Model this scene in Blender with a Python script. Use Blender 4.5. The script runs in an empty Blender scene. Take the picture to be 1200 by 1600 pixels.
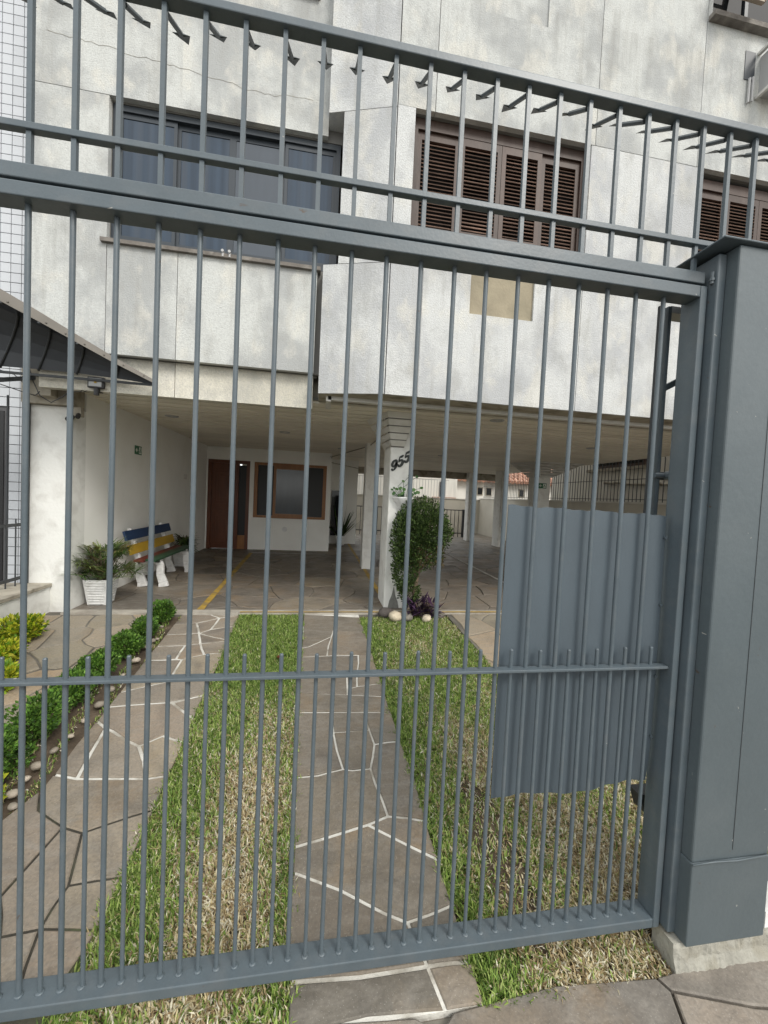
import bpy, math, random
import numpy as np
from mathutils import Vector, Matrix

scene = bpy.context.scene
col = scene.collection
rnd = random.Random(7)

# ------------------------------------------------------------------ camera, sky, sun, exposure
F_PX, YAW, PITCH, ROLL = 610.0, math.radians(9.12), math.radians(-2.14), math.radians(2.694)
fwd = np.array([math.sin(YAW)*math.cos(PITCH), math.cos(YAW)*math.cos(PITCH), math.sin(PITCH)])
rt0 = np.array([math.cos(YAW), -math.sin(YAW), 0.0])
up0 = np.cross(rt0, fwd)
rgt = math.cos(ROLL)*rt0 + math.sin(ROLL)*up0
upv = -math.sin(ROLL)*rt0 + math.cos(ROLL)*up0
cam_d = bpy.data.cameras.new('camera')
cam = bpy.data.objects.new('camera', cam_d)
col.objects.link(cam)
cam_d.sensor_fit = 'HORIZONTAL'
cam_d.sensor_width = 36.0
cam_d.lens = 36.0*F_PX/1200.0
cam_d.clip_start = 0.02
cam_d.clip_end = 3000.0
cam.matrix_world = Matrix([[rgt[i], upv[i], -fwd[i], 0.0] for i in range(3)] + [[0, 0, 0, 1]])
scene.camera = cam

SUN_EL, SUN_AZ = math.radians(44), math.radians(150)   # azimuth clockwise from +Y
world = bpy.data.worlds.new('World')
scene.world = world
world.use_nodes = True
wn = world.node_tree.nodes
wl = world.node_tree.links
wn.clear()
w_out = wn.new('ShaderNodeOutputWorld')
w_bg = wn.new('ShaderNodeBackground')
w_sky = wn.new('ShaderNodeTexSky')
w_sky.sky_type = 'NISHITA'
w_sky.sun_disc = False
w_sky.sun_elevation = SUN_EL
w_sky.sun_rotation = SUN_AZ
w_sky.dust_density = 4.0
w_sky.air_density = 1.0
w_sky.ozone_density = 1.0
w_mix = wn.new('ShaderNodeMixRGB')
w_mix.inputs['Fac'].default_value = 0.78
w_mix.inputs['Color2'].default_value = (11.5, 11.7, 11.5, 1)     # even overcast veil
wl.new(w_sky.outputs['Color'], w_mix.inputs['Color1'])
wl.new(w_mix.outputs['Color'], w_bg.inputs['Color'])
w_bg.inputs['Strength'].default_value = 0.125
wl.new(w_bg.outputs['Background'], w_out.inputs['Surface'])

sun_d = bpy.data.lights.new('sun', 'SUN')
sun = bpy.data.objects.new('sun', sun_d)
col.objects.link(sun)
sun_d.energy = 1.5
sun_d.angle = math.radians(18)
sun_d.color = (1.0, 0.965, 0.90)
sd = Vector((math.sin(SUN_AZ)*math.cos(SUN_EL), math.cos(SUN_AZ)*math.cos(SUN_EL), math.sin(SUN_EL)))
sun.rotation_euler = sd.to_track_quat('Z', 'Y').to_euler()
sun.location = sd*30

scene.view_settings.view_transform = 'Standard'
scene.view_settings.look = 'None'
scene.view_settings.exposure = 0.45
scene.view_settings.gamma = 1.0
scene.view_settings.use_curve_mapping = False
scene.render.engine = 'CYCLES'
scene.cycles.max_bounces = 8
scene.cycles.diffuse_bounces = 5
scene.cycles.transparent_max_bounces = 12

# ------------------------------------------------------------------ surveying helpers (points of the place; z = 0 is eye height)
S_RAMP = 0.1118
Y_LOT = 1.13


def ramp_z(y):
    return -1.62 + S_RAMP*(y - 1.2)


def ray(x, y):
    return (x-600)*rgt - (y-800)*upv + F_PX*fwd


def on_ramp(px, py, lift=0.0):
    d = ray(px, py)
    t = (-1.62 + lift - 1.2*S_RAMP)/(d[2] - S_RAMP*d[1])
    p = d*t
    return (p[0], p[1])


def on_y(px, py, y):
    d = ray(px, py)
    p = d*y/d[1]
    return Vector((p[0], p[1], p[2]))


# ------------------------------------------------------------------ object helpers
def tag(o, label=None, cat=None, group=None, kind=None):
    if label: o['label'] = label
    if cat: o['category'] = cat
    if group: o['group'] = group
    if kind: o['kind'] = kind
    return o


def thing(name, loc, label, cat, group=None, kind=None):
    o = bpy.data.objects.new(name, None)
    o.empty_display_size = 0.1
    col.objects.link(o)
    o.location = loc
    tag(o, label, cat, group, kind)
    return o


def wloc(o):
    v = Vector((0, 0, 0))
    while o is not None:
        v += o.location
        o = o.parent
    return v


class MB:
    """collects faces in world coordinates"""
    def __init__(self):
        self.v, self.f, self.c, self.mi = [], [], [], []
        self.m = 0

    def face(self, pts, c=None):
        n = len(self.v)
        self.v += [tuple(p) for p in pts]
        self.f.append(tuple(range(n, n+len(pts))))
        self.mi.append(self.m)
        if c is not None:
            self.c.append(c)

    def raw(self, vs, fs, c=None):
        n = len(self.v)
        self.v += [tuple(p) for p in vs]
        for q in fs:
            self.f.append(tuple(n+i for i in q))
            self.mi.append(self.m)
            if c is not None:
                self.c.append(c)

    def box(self, x0, x1, y0, y1, z0, z1):
        vs = [(x, y, z) for z in (z0, z1) for y in (y0, y1) for x in (x0, x1)]
        self.raw(vs, [(0, 2, 3, 1), (4, 5, 7, 6), (0, 1, 5, 4), (2, 6, 7, 3), (0, 4, 6, 2), (1, 3, 7, 5)])
        return self

    def bar(self, p0, p1, w, d, up=(0, 0, 1)):
        p0, p1 = Vector(p0), Vector(p1)
        a = (p1-p0).normalized()
        u = Vector(up)
        s = a.cross(u)
        if s.length < 1e-4:
            s = a.cross(Vector((0, 1, 0)))
        s.normalize()
        t = s.cross(a).normalized()
        vs = []
        for p in (p0, p1):
            for i, j in ((-1, -1), (1, -1), (1, 1), (-1, 1)):
                vs.append(p + s*(i*w/2) + t*(j*d/2))
        self.raw(vs, [(0, 1, 2, 3), (7, 6, 5, 4), (0, 4, 5, 1), (1, 5, 6, 2), (2, 6, 7, 3), (3, 7, 4, 0)])
        return self

    def tube(self, pts, r, n=8, caps=True):
        pts = [Vector(p) for p in pts]
        rs = r if isinstance(r, (list, tuple)) else [r]*len(pts)
        base = len(self.v)
        ref = None
        for k, p in enumerate(pts):
            a = (pts[min(k+1, len(pts)-1)] - pts[max(k-1, 0)]).normalized()
            if ref is None:
                ref = a.orthogonal().normalized()
            ref = (ref - a*ref.dot(a)).normalized()
            b = a.cross(ref)
            for i in range(n):
                an = 2*math.pi*i/n
                self.v.append(tuple(p + (ref*math.cos(an) + b*math.sin(an))*rs[k]))
        for k in range(len(pts)-1):
            for i in range(n):
                j = (i+1) % n
                self.f.append((base+k*n+i, base+k*n+j, base+(k+1)*n+j, base+(k+1)*n+i))
                self.mi.append(self.m)
        if caps:
            self.f.append(tuple(base+i for i in reversed(range(n))))
            self.f.append(tuple(base+(len(pts)-1)*n+i for i in range(n)))
            self.mi += [self.m]*2
        return self

    def lathe(self, cx, cy, prof, n=16):
        base = len(self.v)
        for r, z in prof:
            for i in range(n):
                a = 2*math.pi*i/n
                self.v.append((cx+r*math.cos(a), cy+r*math.sin(a), z))
        for k in range(len(prof)-1):
            for i in range(n):
                j = (i+1) % n
                self.f.append((base+k*n+i, base+k*n+j, base+(k+1)*n+j, base+(k+1)*n+i))
                self.mi.append(self.m)
        self.f.append(tuple(base+i for i in reversed(range(n))))
        self.f.append(tuple(base+(len(prof)-1)*n+i for i in range(n)))
        self.mi += [self.m]*2
        return self

    def prism(self, poly, zf0, zf1, inset=0.0, drop=0.0):
        """poly: ccw list of (x,y); zf functions of (x,y); optional worn top edge"""
        n = len(poly)
        cx = sum(p[0] for p in poly)/n
        cy = sum(p[1] for p in poly)/n
        vs = [(x, y, zf0(x, y)) for x, y in poly]
        if inset > 0:
            vs += [(x, y, zf1(x, y)-drop) for x, y in poly]
            tp = shrink(poly, inset)
            vs += [(x, y, zf1(x, y)) for x, y in tp]
            fs = [tuple(reversed(range(n))), tuple(range(2*n, 3*n))]
            for k in (0, 1):
                for i in range(n):
                    j = (i+1) % n
                    fs.append((k*n+i, k*n+j, (k+1)*n+j, (k+1)*n+i))
        else:
            vs += [(x, y, zf1(x, y)) for x, y in poly]
            fs = [tuple(reversed(range(n))), tuple(range(n, 2*n))]
            for i in range(n):
                j = (i+1) % n
                fs.append((i, j, n+j, n+i))
        self.raw(vs, fs)
        return self

    def mesh(self, name, mats, off=Vector((0, 0, 0)), smooth=False):
        me = bpy.data.meshes.new(name)
        off = Vector(off)
        me.from_pydata([(x-off.x, y-off.y, z-off.z) for x, y, z in self.v], [], self.f)
        if not isinstance(mats, (list, tuple)):
            mats = [mats]
        for m in mats:
            me.materials.append(m)
        if len(mats) > 1:
            me.polygons.foreach_set('material_index', self.mi)
        if self.c and len(self.c) == len(self.f):
            ca = me.color_attributes.new('tint', 'FLOAT_COLOR', 'CORNER')
            buf = []
            for poly, c in zip(me.polygons, self.c):
                buf += [c[0], c[1], c[2], 1.0]*poly.loop_total
            ca.data.foreach_set('color', buf)
        if smooth:
            me.polygons.foreach_set('use_smooth', [True]*len(me.polygons))
        me.update()
        return me


def obj(name, mb, mats, parent=None, smooth=False, origin=None, bevel=0.0):
    """one mesh object; child meshes are stored relative to their parent's place"""
    o_w = wloc(parent) if parent is not None else Vector(origin if origin is not None else (0, 0, 0))
    loc = Vector((0, 0, 0)) if parent is not None else o_w
    if origin is not None and parent is not None:
        loc = Vector(origin) - o_w
        o_w = Vector(origin)
    me = mb.mesh(name, mats, o_w, smooth)
    o = bpy.data.objects.new(name, me)
    col.objects.link(o)
    o.parent = parent
    o.location = loc
    if bevel > 0:
        b = o.modifiers.new('bevel', 'BEVEL')
        b.width = bevel
        b.segments = 2
        b.limit_method = 'ANGLE'
        b.angle_limit = math.radians(40)
    return o


def inst(src, at, parent=None, rot=None):
    """a copy sharing mesh data, its origin put at a world point"""
    o = src.copy()
    col.objects.link(o)
    o.parent = parent
    o.location = Vector(at) - (wloc(parent) if parent is not None else Vector((0, 0, 0)))
    if rot is not None:
        o.rotation_euler = rot
    return o


def struct(name, mb, mat, **k):
    return tag(obj(name, mb, mat, **k), kind='structure')


def shrink(poly, d):
    """move every edge of a ccw polygon inward by d"""
    n = len(poly)
    out = []
    for i in range(n):
        p0, p1, p2 = poly[i-1], poly[i], poly[(i+1) % n]
        ax, ay = p1[0]-p0[0], p1[1]-p0[1]
        bx, by = p2[0]-p1[0], p2[1]-p1[1]
        la, lb = math.hypot(ax, ay) or 1e-9, math.hypot(bx, by) or 1e-9
        n1 = (-ay/la, ax/la)
        n2 = (-by/lb, bx/lb)
        mx, my = n1[0]+n2[0], n1[1]+n2[1]
        k = mx*n1[0]+my*n1[1]
        k = max(k, 0.35)
        out.append((p1[0]+mx*d/k, p1[1]+my*d/k))
    return out


def area(poly):
    return 0.5*sum(poly[i-1][0]*poly[i][1]-poly[i][0]*poly[i-1][1] for i in range(len(poly)))


def clip(poly, a, b, c):
    """keep a*x+b*y<=c"""
    out = []
    n = len(poly)
    for i in range(n):
        p, q = poly[i], poly[(i+1) % n]
        dp, dq = a*p[0]+b*p[1]-c, a*q[0]+b*q[1]-c
        if dp <= 0:
            out.append(p)
        if (dp < 0 < dq) or (dq < 0 < dp):
            t = dp/(dp-dq)
            out.append((p[0]+(q[0]-p[0])*t, p[1]+(q[1]-p[1])*t))
    return out


def crazy(x0, x1, y0, y1, step, seed, jitter=0.42):
    """irregular flagstones: jittered seeds, convex cells"""
    r = random.Random(seed)
    nx = max(1, round((x1-x0)/step))
    ny = max(1, round((y1-y0)/step))
    sx, sy = (x1-x0)/nx, (y1-y0)/ny
    pts = {}
    for i in range(-2, nx+2):
        for j in range(-2, ny+2):
            pts[i, j] = (x0+(i+.5+r.uniform(-jitter, jitter) + (.25 if j % 2 else -.25))*sx,
                         y0+(j+.5+r.uniform(-jitter, jitter))*sy)
    cells = []
    for (i, j), p in pts.items():
        if not (-1 <= i <= nx and -1 <= j <= ny):
            continue
        poly = [(x0, y0), (x1, y0), (x1, y1), (x0, y1)]
        for di in (-2, -1, 0, 1, 2):
            for dj in (-2, -1, 0, 1, 2):
                q = pts.get((i+di, j+dj))
                if q is None or q == p:
                    continue
                a, b = q[0]-p[0], q[1]-p[1]
                poly = clip(poly, a, b, (q[0]**2+q[1]**2-p[0]**2-p[1]**2)/2)
                if len(poly) < 3:
                    break
            if len(poly) < 3:
                break
        if len(poly) >= 3:
            clean = []
            for k in range(len(poly)):
                if math.hypot(poly[k][0]-poly[k-1][0], poly[k][1]-poly[k-1][1]) > 0.02:
                    clean.append(poly[k])
            if len(clean) >= 3 and area(clean) > 0.006:
                cells.append(clean)
    return cells


# ------------------------------------------------------------------ materials
def new_mat(name):
    m = bpy.data.materials.new(name)
    m.use_nodes = True
    nt = m.node_tree
    b = nt.nodes['Principled BSDF']
    return m, nt, b


def mat(name, color, rough=0.6, metal=0.0, var=0.0, vscale=3.0, bump=0.0, bscale=60.0, dark=None,
        dark_amt=0.0, dscale=2.0, rnd_amt=0.0, spec=0.5, detail=6.0, fine=0.0, fscale=200.0, stretch=None, chips=0.0):
    m, nt, b = new_mat(name)
    N, Lk = nt.nodes, nt.links
    b.inputs['Roughness'].default_value = rough
    b.inputs['Metallic'].default_value = metal
    b.inputs['Specular IOR Level'].default_value = spec
    tc = N.new('ShaderNodeTexCoord')
    geo = N.new('ShaderNodeNewGeometry')
    vec = geo.outputs['Position']
    if stretch:
        mp = N.new('ShaderNodeMapping')
        mp.inputs['Scale'].default_value = stretch
        Lk.new(vec, mp.inputs['Vector'])
        vec = mp.outputs['Vector']
    cur = None
    rgb = N.new('ShaderNodeRGB')
    rgb.outputs[0].default_value = (*color, 1)
    cur = rgb.outputs[0]

    def noise(scale, det=detail, dist=0.0):
        n = N.new('ShaderNodeTexNoise')
        n.inputs['Scale'].default_value = scale
        n.inputs['Detail'].default_value = det
        n.inputs['Distortion'].default_value = dist
        Lk.new(vec, n.inputs['Vector'])
        return n

    def ramp(sock, a, c):
        mr = N.new('ShaderNodeMapRange')
        mr.inputs['From Min'].default_value = a
        mr.inputs['From Max'].default_value = c
        Lk.new(sock, mr.inputs['Value'])
        return mr.outputs['Result']

    def bright(cur, sock, amt):
        # multiply by 1 +- amt
        mr = N.new('ShaderNodeMapRange')
        mr.inputs['From Min'].default_value = 0.25
        mr.inputs['From Max'].default_value = 0.75
        mr.inputs['To Min'].default_value = 1-amt
        mr.inputs['To Max'].default_value = 1+amt
        Lk.new(sock, mr.inputs['Value'])
        vm = N.new('ShaderNodeVectorMath')
        vm.operation = 'SCALE'
        Lk.new(cur, vm.inputs[0])
        Lk.new(mr.outputs['Result'], vm.inputs['Scale'])
        return vm.outputs['Vector']

    if rnd_amt > 0:
        oi = N.new('ShaderNodeObjectInfo')
        cur = bright(cur, oi.outputs['Random'], rnd_amt)
    if var > 0:
        cur = bright(cur, noise(vscale).outputs['Fac'], var)
    if dark is not None:
        mx = N.new('ShaderNodeMixRGB')
        sock = ramp(noise(dscale, 8.0, 0.6).outputs['Fac'], 0.48, 0.68)
        mu = N.new('ShaderNodeMath')
        mu.operation = 'MULTIPLY'
        mu.inputs[1].default_value = dark_amt
        Lk.new(sock, mu.inputs[0])
        Lk.new(mu.outputs[0], mx.inputs['Fac'])
        Lk.new(cur, mx.inputs['Color1'])
        mx.inputs['Color2'].default_value = (*dark, 1)
        cur = mx.outputs['Color']
    if fine > 0:
        cur = bright(cur, noise(fscale, 2.0).outputs['Fac'], fine)
    if chips > 0:
        mx = N.new('ShaderNodeMixRGB')
        Lk.new(ramp(noise(34, 9.0, 0.8).outputs['Fac'], 0.75, 0.757), mx.inputs['Fac'])
        Lk.new(cur, mx.inputs['Color1'])
        mx.inputs['Color2'].default_value = (chips, chips*.98, chips*.92, 1)
        cur = mx.outputs['Color']
        mx = N.new('ShaderNodeMixRGB')
        Lk.new(ramp(noise(21, 9.0, 0.4).outputs['Fac'], 0.72, 0.75), mx.inputs['Fac'])
        Lk.new(cur, mx.inputs['Color1'])
        mx.inputs['Color2'].default_value = (.075, .055, .042, 1)
        cur = mx.outputs['Color']
    Lk.new(cur, b.inputs['Base Color'])
    if bump > 0:
        bp = N.new('ShaderNodeBump')
        bp.inputs['Strength'].default_value = bump
        bp.inputs['Distance'].default_value = 0.01
        Lk.new(noise(bscale, 4.0).outputs['Fac'], bp.inputs['Height'])
        Lk.new(bp.outputs['Normal'], b.inputs['Normal'])
    return m


def tint_mat(name, rough=0.55, transl=0.25, spec=0.3, two=True):
    m, nt, b = new_mat(name)
    N, Lk = nt.nodes, nt.links
    at = N.new('ShaderNodeAttribute')
    at.attribute_name = 'tint'
    b.inputs['Roughness'].default_value = rough
    b.inputs['Specular IOR Level'].default_value = spec
    Lk.new(at.outputs['Color'], b.inputs['Base Color'])
    if transl > 0:
        tr = N.new('ShaderNodeBsdfTranslucent')
        Lk.new(at.outputs['Color'], tr.inputs['Color'])
        mx = N.new('ShaderNodeMixShader')
        mx.inputs['Fac'].default_value = transl
        Lk.new(b.outputs['BSDF'], mx.inputs[1])
        Lk.new(tr.outputs['BSDF'], mx.inputs[2])
        Lk.new(mx.outputs['Shader'], N['Material Output'].inputs['Surface'])
    return m


def facade_mat(name, base, stain, amt):
    """sprayed textured render, cloudy grey weathering with soft vertical runs"""
    m, nt, b = new_mat(name)
    N, Lk = nt.nodes, nt.links
    geo = N.new('ShaderNodeNewGeometry')
    oi = N.new('ShaderNodeObjectInfo')
    add = N.new('ShaderNodeVectorMath'); add.operation = 'ADD'
    Lk.new(geo.outputs['Position'], add.inputs[0])
    rs = N.new('ShaderNodeVectorMath'); rs.operation = 'SCALE'
    Lk.new(oi.outputs['Random'], rs.inputs['Scale'])
    rs.inputs[0].default_value = (3.1, 1.7, 2.3)
    Lk.new(rs.outputs['Vector'], add.inputs[1])

    def noise(scale, det, dist=0.0, st=(1, 1, 1)):
        mp = N.new('ShaderNodeMapping')
        mp.inputs['Scale'].default_value = st
        Lk.new(add.outputs['Vector'], mp.inputs['Vector'])
        n = N.new('ShaderNodeTexNoise')
        n.inputs['Scale'].default_value = scale
        n.inputs['Detail'].default_value = det
        n.inputs['Roughness'].default_value = 0.6
        n.inputs['Distortion'].default_value = dist
        Lk.new(mp.outputs['Vector'], n.inputs['Vector'])
        return n.outputs['Fac']

    def mr(s, a, c, lo=0, hi=1):
        q = N.new('ShaderNodeMapRange')
        q.interpolation_type = 'SMOOTHSTEP'
        q.inputs['From Min'].default_value = a
        q.inputs['From Max'].default_value = c
        q.inputs['To Min'].default_value = lo
        q.inputs['To Max'].default_value = hi
        Lk.new(s, q.inputs['Value'])
        return q.outputs['Result']

    def mixc(f, c1, c2):
        q = N.new('ShaderNodeMixRGB')
        Lk.new(f, q.inputs['Fac'])
        for s, c in ((q.inputs['Color1'], c1), (q.inputs['Color2'], c2)):
            if isinstance(c, tuple):
                s.default_value = (*c, 1)
            else:
                Lk.new(c, s)
        return q.outputs['Color']
    c = mixc(mr(noise(1.9, 6, 0.1, (1, 1, .8)), 0.40, 0.60, 0, amt), base, stain)
    c = mixc(mr(noise(3.1, 7, 0.1, (1.2, 1, .8)), 0.50, 0.66, 0, 0.55), c, (0.66, 0.64, 0.575))
    c = mixc(mr(noise(3.7, 9, 0.1, (1.3, 1, .8)), 0.48, 0.72, 0, 0.5), c, (0.33, 0.33, 0.315))
    c = mixc(mr(noise(5.5, 7, 0.2, (1.8, 1, .12)), 0.52, 0.75, 0, 0.35), c, (0.30, 0.29, 0.26))
    sx = N.new('ShaderNodeSeparateXYZ')
    Lk.new(geo.outputs['Position'], sx.inputs[0])
    run = None
    for z_lo, z_hi in ((1.5, 2.45), (3.7, 4.6)):     # rain runs that hang from the sill lines
        a_ = mr(sx.outputs['Z'], z_lo, z_hi, 0, 1)
        b_ = mr(sx.outputs['Z'], z_hi, z_hi+.02, 1, 0)
        mm = N.new('ShaderNodeMath'); mm.operation = 'MULTIPLY'
        Lk.new(a_, mm.inputs[0]); Lk.new(b_, mm.inputs[1])
        if run is None:
            run = mm.outputs[0]
        else:
            ad = N.new('ShaderNodeMath'); ad.operation = 'ADD'
            Lk.new(run, ad.inputs[0]); Lk.new(mm.outputs[0], ad.inputs[1]); run = ad.outputs[0]
    st_ = N.new('ShaderNodeMath'); st_.operation = 'MULTIPLY'
    Lk.new(run, st_.inputs[0]); Lk.new(mr(noise(9, 6, 0.1, (1.6, 1, .05)), 0.45, 0.75, 0, 0.4), st_.inputs[1])
    c = mixc(st_.outputs[0], c, (0.24, 0.235, 0.215))
    # chips of old paint
    c = mixc(mr(noise(5.5, 9, 1.2), 0.73, 0.75, 0, 0.8), c, (0.78, 0.78, 0.75))
    c = mixc(mr(noise(95, 4), 0.40, 0.68, 0, 0.4), c, (0.33, 0.33, 0.32))
    Lk.new(c, b.inputs['Base Color'])
    b.inputs['Roughness'].default_value = 0.9
    b.inputs['Specular IOR Level'].default_value = 0.2
    bp = N.new('ShaderNodeBump')
    bp.inputs['Strength'].default_value = 0.6
    bp.inputs['Distance'].default_value = 0.010
    Lk.new(noise(75, 6), bp.inputs['Height'])
    Lk.new(bp.outputs['Normal'], b.inputs['Normal'])
    return m


def stone_mat(name, cols, rough=0.75, wet=0.0, vein=0.4):
    """basalt flagstone: each stone its own hue, layered grain, rusty and dark clouds"""
    m, nt, b = new_mat(name)
    N, Lk = nt.nodes, nt.links
    geo = N.new('ShaderNodeNewGeometry')
    oi = N.new('ShaderNodeObjectInfo')
    cr = N.new('ShaderNodeValToRGB')
    els = cr.color_ramp.elements
    while len(els) < len(cols):
        els.new(0.5)
    for i, c in enumerate(cols):
        els[i].position = i/(len(cols)-1)
        els[i].color = (*c, 1)
    Lk.new(oi.outputs['Random'], cr.inputs['Fac'])
    sc_ = N.new('ShaderNodeVectorMath'); sc_.operation = 'SCALE'
    sc_.inputs[0].default_value = (7.3, 5.1, 3.9)
    Lk.new(oi.outputs['Random'], sc_.inputs['Scale'])
    ad = N.new('ShaderNodeVectorMath'); ad.operation = 'ADD'
    Lk.new(geo.outputs['Position'], ad.inputs[0])
    Lk.new(sc_.outputs['Vector'], ad.inputs[1])

    def noise(scale, det, dist=0.0, st=(1, 1, 1)):
        mp = N.new('ShaderNodeMapping')
        mp.inputs['Scale'].default_value = st
        Lk.new(ad.outputs['Vector'], mp.inputs['Vector'])
        n = N.new('ShaderNodeTexNoise')
        n.inputs['Scale'].default_value = scale
        n.inputs['Detail'].default_value = det
        n.inputs['Distortion'].default_value = dist
        Lk.new(mp.outputs['Vector'], n.inputs['Vector'])
        return n.outputs['Fac']

    def mr(s, a, c, lo=0, hi=1):
        q = N.new('ShaderNodeMapRange')
        q.inputs['From Min'].default_value = a
        q.inputs['From Max'].default_value = c
        q.inputs['To Min'].default_value = lo
        q.inputs['To Max'].default_value = hi
        Lk.new(s, q.inputs['Value'])
        return q.outputs['Result']

    def mixc(f, c1, c2):
        q = N.new('ShaderNodeMixRGB')
        Lk.new(f, q.inputs['Fac'])
        Lk.new(c1, q.inputs['Color1'])
        q.inputs['Color2'].default_value = (*c2, 1)
        return q.outputs['Color']
    c = mixc(mr(noise(3.0, 7, 0.8), 0.5, 0.75, 0, 0.55), cr.outputs['Color'], (0.06, 0.055, 0.05))
    c = mixc(mr(noise(2.2, 6, 0.5), 0.52, 0.72, 0, 0.55), c, (0.26, 0.18, 0.10))
    c = mixc(mr(noise(4.0, 9, 2.2, (1, 2.5, 1)), 0.45, 0.7, 0, vein), c, (0.27, 0.25, 0.22))
    c = mixc(mr(noise(90, 4), 0.4, 0.75, 0, 0.35), c, (0.07, 0.065, 0.06))
    c = mixc(mr(noise(230, 2), 0.66, 0.7, 0, 0.5), c, (0.4, 0.38, 0.34))
    Lk.new(c, b.inputs['Base Color'])
    Lk.new(mr(noise(5, 5), 0.3, 0.7, rough-0.12, rough+0.1), b.inputs['Roughness'])
    b.inputs['Specular IOR Level'].default_value = 0.35
    bp = N.new('ShaderNodeBump')
    bp.inputs['Strength'].default_value = 0.5
    bp.inputs['Distance'].default_value = 0.008
    Lk.new(noise(28, 8, 0.6), bp.inputs['Height'])
    Lk.new(bp.outputs['Normal'], b.inputs['Normal'])
    return m


def glass_mat(name, tint, rough=0.03):
    m, nt, b = new_mat(name)
    b.inputs['Base Color'].default_value = (*tint, 1)
    b.inputs['Roughness'].default_value = rough
    b.inputs['Specular IOR Level'].default_value = 0.32
    return m


M = {}
M['gate'] = mat('gate_paint', (0.080, 0.102, 0.117), 0.40, var=0.10, vscale=9, bump=0.05, bscale=90, fine=0.06, dark=(0.12, 0.13, 0.135), dark_amt=.35, dscale=14, chips=.3)
M['pillar'] = mat('pillar_paint', (0.078, 0.098, 0.108), 0.45, var=0.08, vscale=3, bump=0.09, bscale=40, fine=0.05, fscale=120, dark=(0.10, 0.118, 0.126), dark_amt=.4, dscale=3.5, chips=.34)
M['panel'] = mat('sheet_paint', (0.072, 0.094, 0.112), 0.5, var=0.10, vscale=5, bump=0.10, bscale=25, fine=0.05, stretch=(2, 2, .6))
M['spike_silhouette'] = mat('silhouetted_spike_paint', (0.035, 0.045, 0.05), 0.5, var=.2, vscale=30)  # gate paint taken near black; the spikes' silhouette is put into the colour
M['darkmetal'] = mat('dark_metal', (0.03, 0.034, 0.038), 0.5, var=.2, vscale=20, bump=.1)
M['black'] = mat('black_plastic_and_voids', (0.012, 0.012, 0.013), 0.45)
M['facade'] = facade_mat('sprayed_render', (0.555, 0.568, 0.55), (0.35, 0.36, 0.36), 0.85)
M['facade_blue'] = facade_mat('sprayed_render_grey', (0.59, 0.60, 0.595), (0.40, 0.41, 0.425), 0.75)
M['band'] = facade_mat('band_render', (0.68, 0.65, 0.56), (0.46, 0.44, 0.37), 0.6)
M['joint'] = mat('joint_shadow', (0.16, 0.155, 0.145), 0.9)
M['patch'] = mat('bare_mortar_patch', (0.30, 0.26, 0.185), 0.9, var=.2, vscale=5, bump=.3, bscale=40, dark=(0.22, 0.2, .14), dark_amt=.5)
M['white'] = mat('white_wall_paint', (0.85, 0.845, 0.81), 0.8, var=0.03, vscale=2, bump=0.15, bscale=60, dark=(0.72, 0.71, 0.66), dark_amt=0.35, dscale=1.6, fine=0.03)
M['white_worn'] = mat('worn_white_paint', (0.72, 0.72, 0.69), 0.8, var=0.05, vscale=2, bump=0.35, bscale=30, dark=(0.48, 0.465, 0.43), dark_amt=0.45, dscale=7, fine=0.05)
M['ceil'] = mat('ceiling_board_paint', (0.82, 0.77, 0.66), 0.5, var=0.05, vscale=2, rnd_amt=0.05, dark=(0.66, 0.60, 0.49), dark_amt=.35, dscale=2.5)
M['trim'] = mat('white_trim', (0.62, 0.61, 0.58), 0.5, var=.08, vscale=4, dark=(.4, .38, .33), dark_amt=.4, dscale=5)
M['beam'] = mat('stained_concrete', (0.36, 0.33, 0.27), 0.9, var=.2, vscale=4, bump=.3, bscale=30, dark=(0.15, 0.13, .10), dark_amt=.8, dscale=5)
M['wood'] = mat('dark_shutter_wood', (0.046, 0.024, 0.016), 0.55, var=.3, vscale=6, rnd_amt=.18, bump=.2, bscale=40, stretch=(1, 1, .3), dark=(0.09, 0.062, 0.048), dark_amt=.35, dscale=8)
M['slatwood'] = mat('brightened_slat_wood', (0.20, 0.13, 0.10), 0.5, var=.3, vscale=6, rnd_amt=.25, bump=.1)  # shutter wood made lighter; light reflected by the slats is in the colour
M['wood_pale'] = mat('bleached_shutter_wood', (0.25, 0.2, 0.155), 0.7, var=.25, vscale=8, bump=.2)
M['doorwood'] = mat('reddish_door_wood', (0.115, 0.036, 0.015), 0.4, var=.25, vscale=5, stretch=(3, 3, .5), bump=.05)
M['winwood'] = mat('window_wood', (0.27, 0.115, 0.035), 0.42, var=.2, vscale=6, stretch=(3, 3, .6))
M['alu'] = mat('dark_aluminium', (0.03, 0.038, 0.047), 0.4)
M['glass'] = mat('blue_grey_glass', (0.034, 0.052, 0.078), 0.06, var=.30, vscale=2, stretch=(9, 1, .12), spec=.35, dark=(.055, .065, .08), dark_amt=.6, dscale=1.0)
M['glass_dark'] = glass_mat('dark_glass', (0.006, 0.007, 0.008), 0.04)
M['curtain'] = mat('curtain_behind_glass', (0.05, 0.062, 0.078), 0.12, var=.12, vscale=3, stretch=(3, 1, .6), spec=.6)
M['tile'] = mat('white_wall_tile', (0.52, 0.54, 0.57), 0.25, rnd_amt=0.04)
M['grout'] = mat('tile_grout', (0.10, 0.10, 0.105), 0.9)
M['joint_soil'] = mat('dark_joint_soil', (0.045, 0.04, 0.03), 0.95, var=.4, vscale=15, bump=.6, dark=(.10, .12, .05), dark_amt=.6, dscale=5)
M['rockpatch'] = mat('bare_plaster', (0.20, 0.20, 0.185), 0.95, var=.25, vscale=25, bump=.6)
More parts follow.
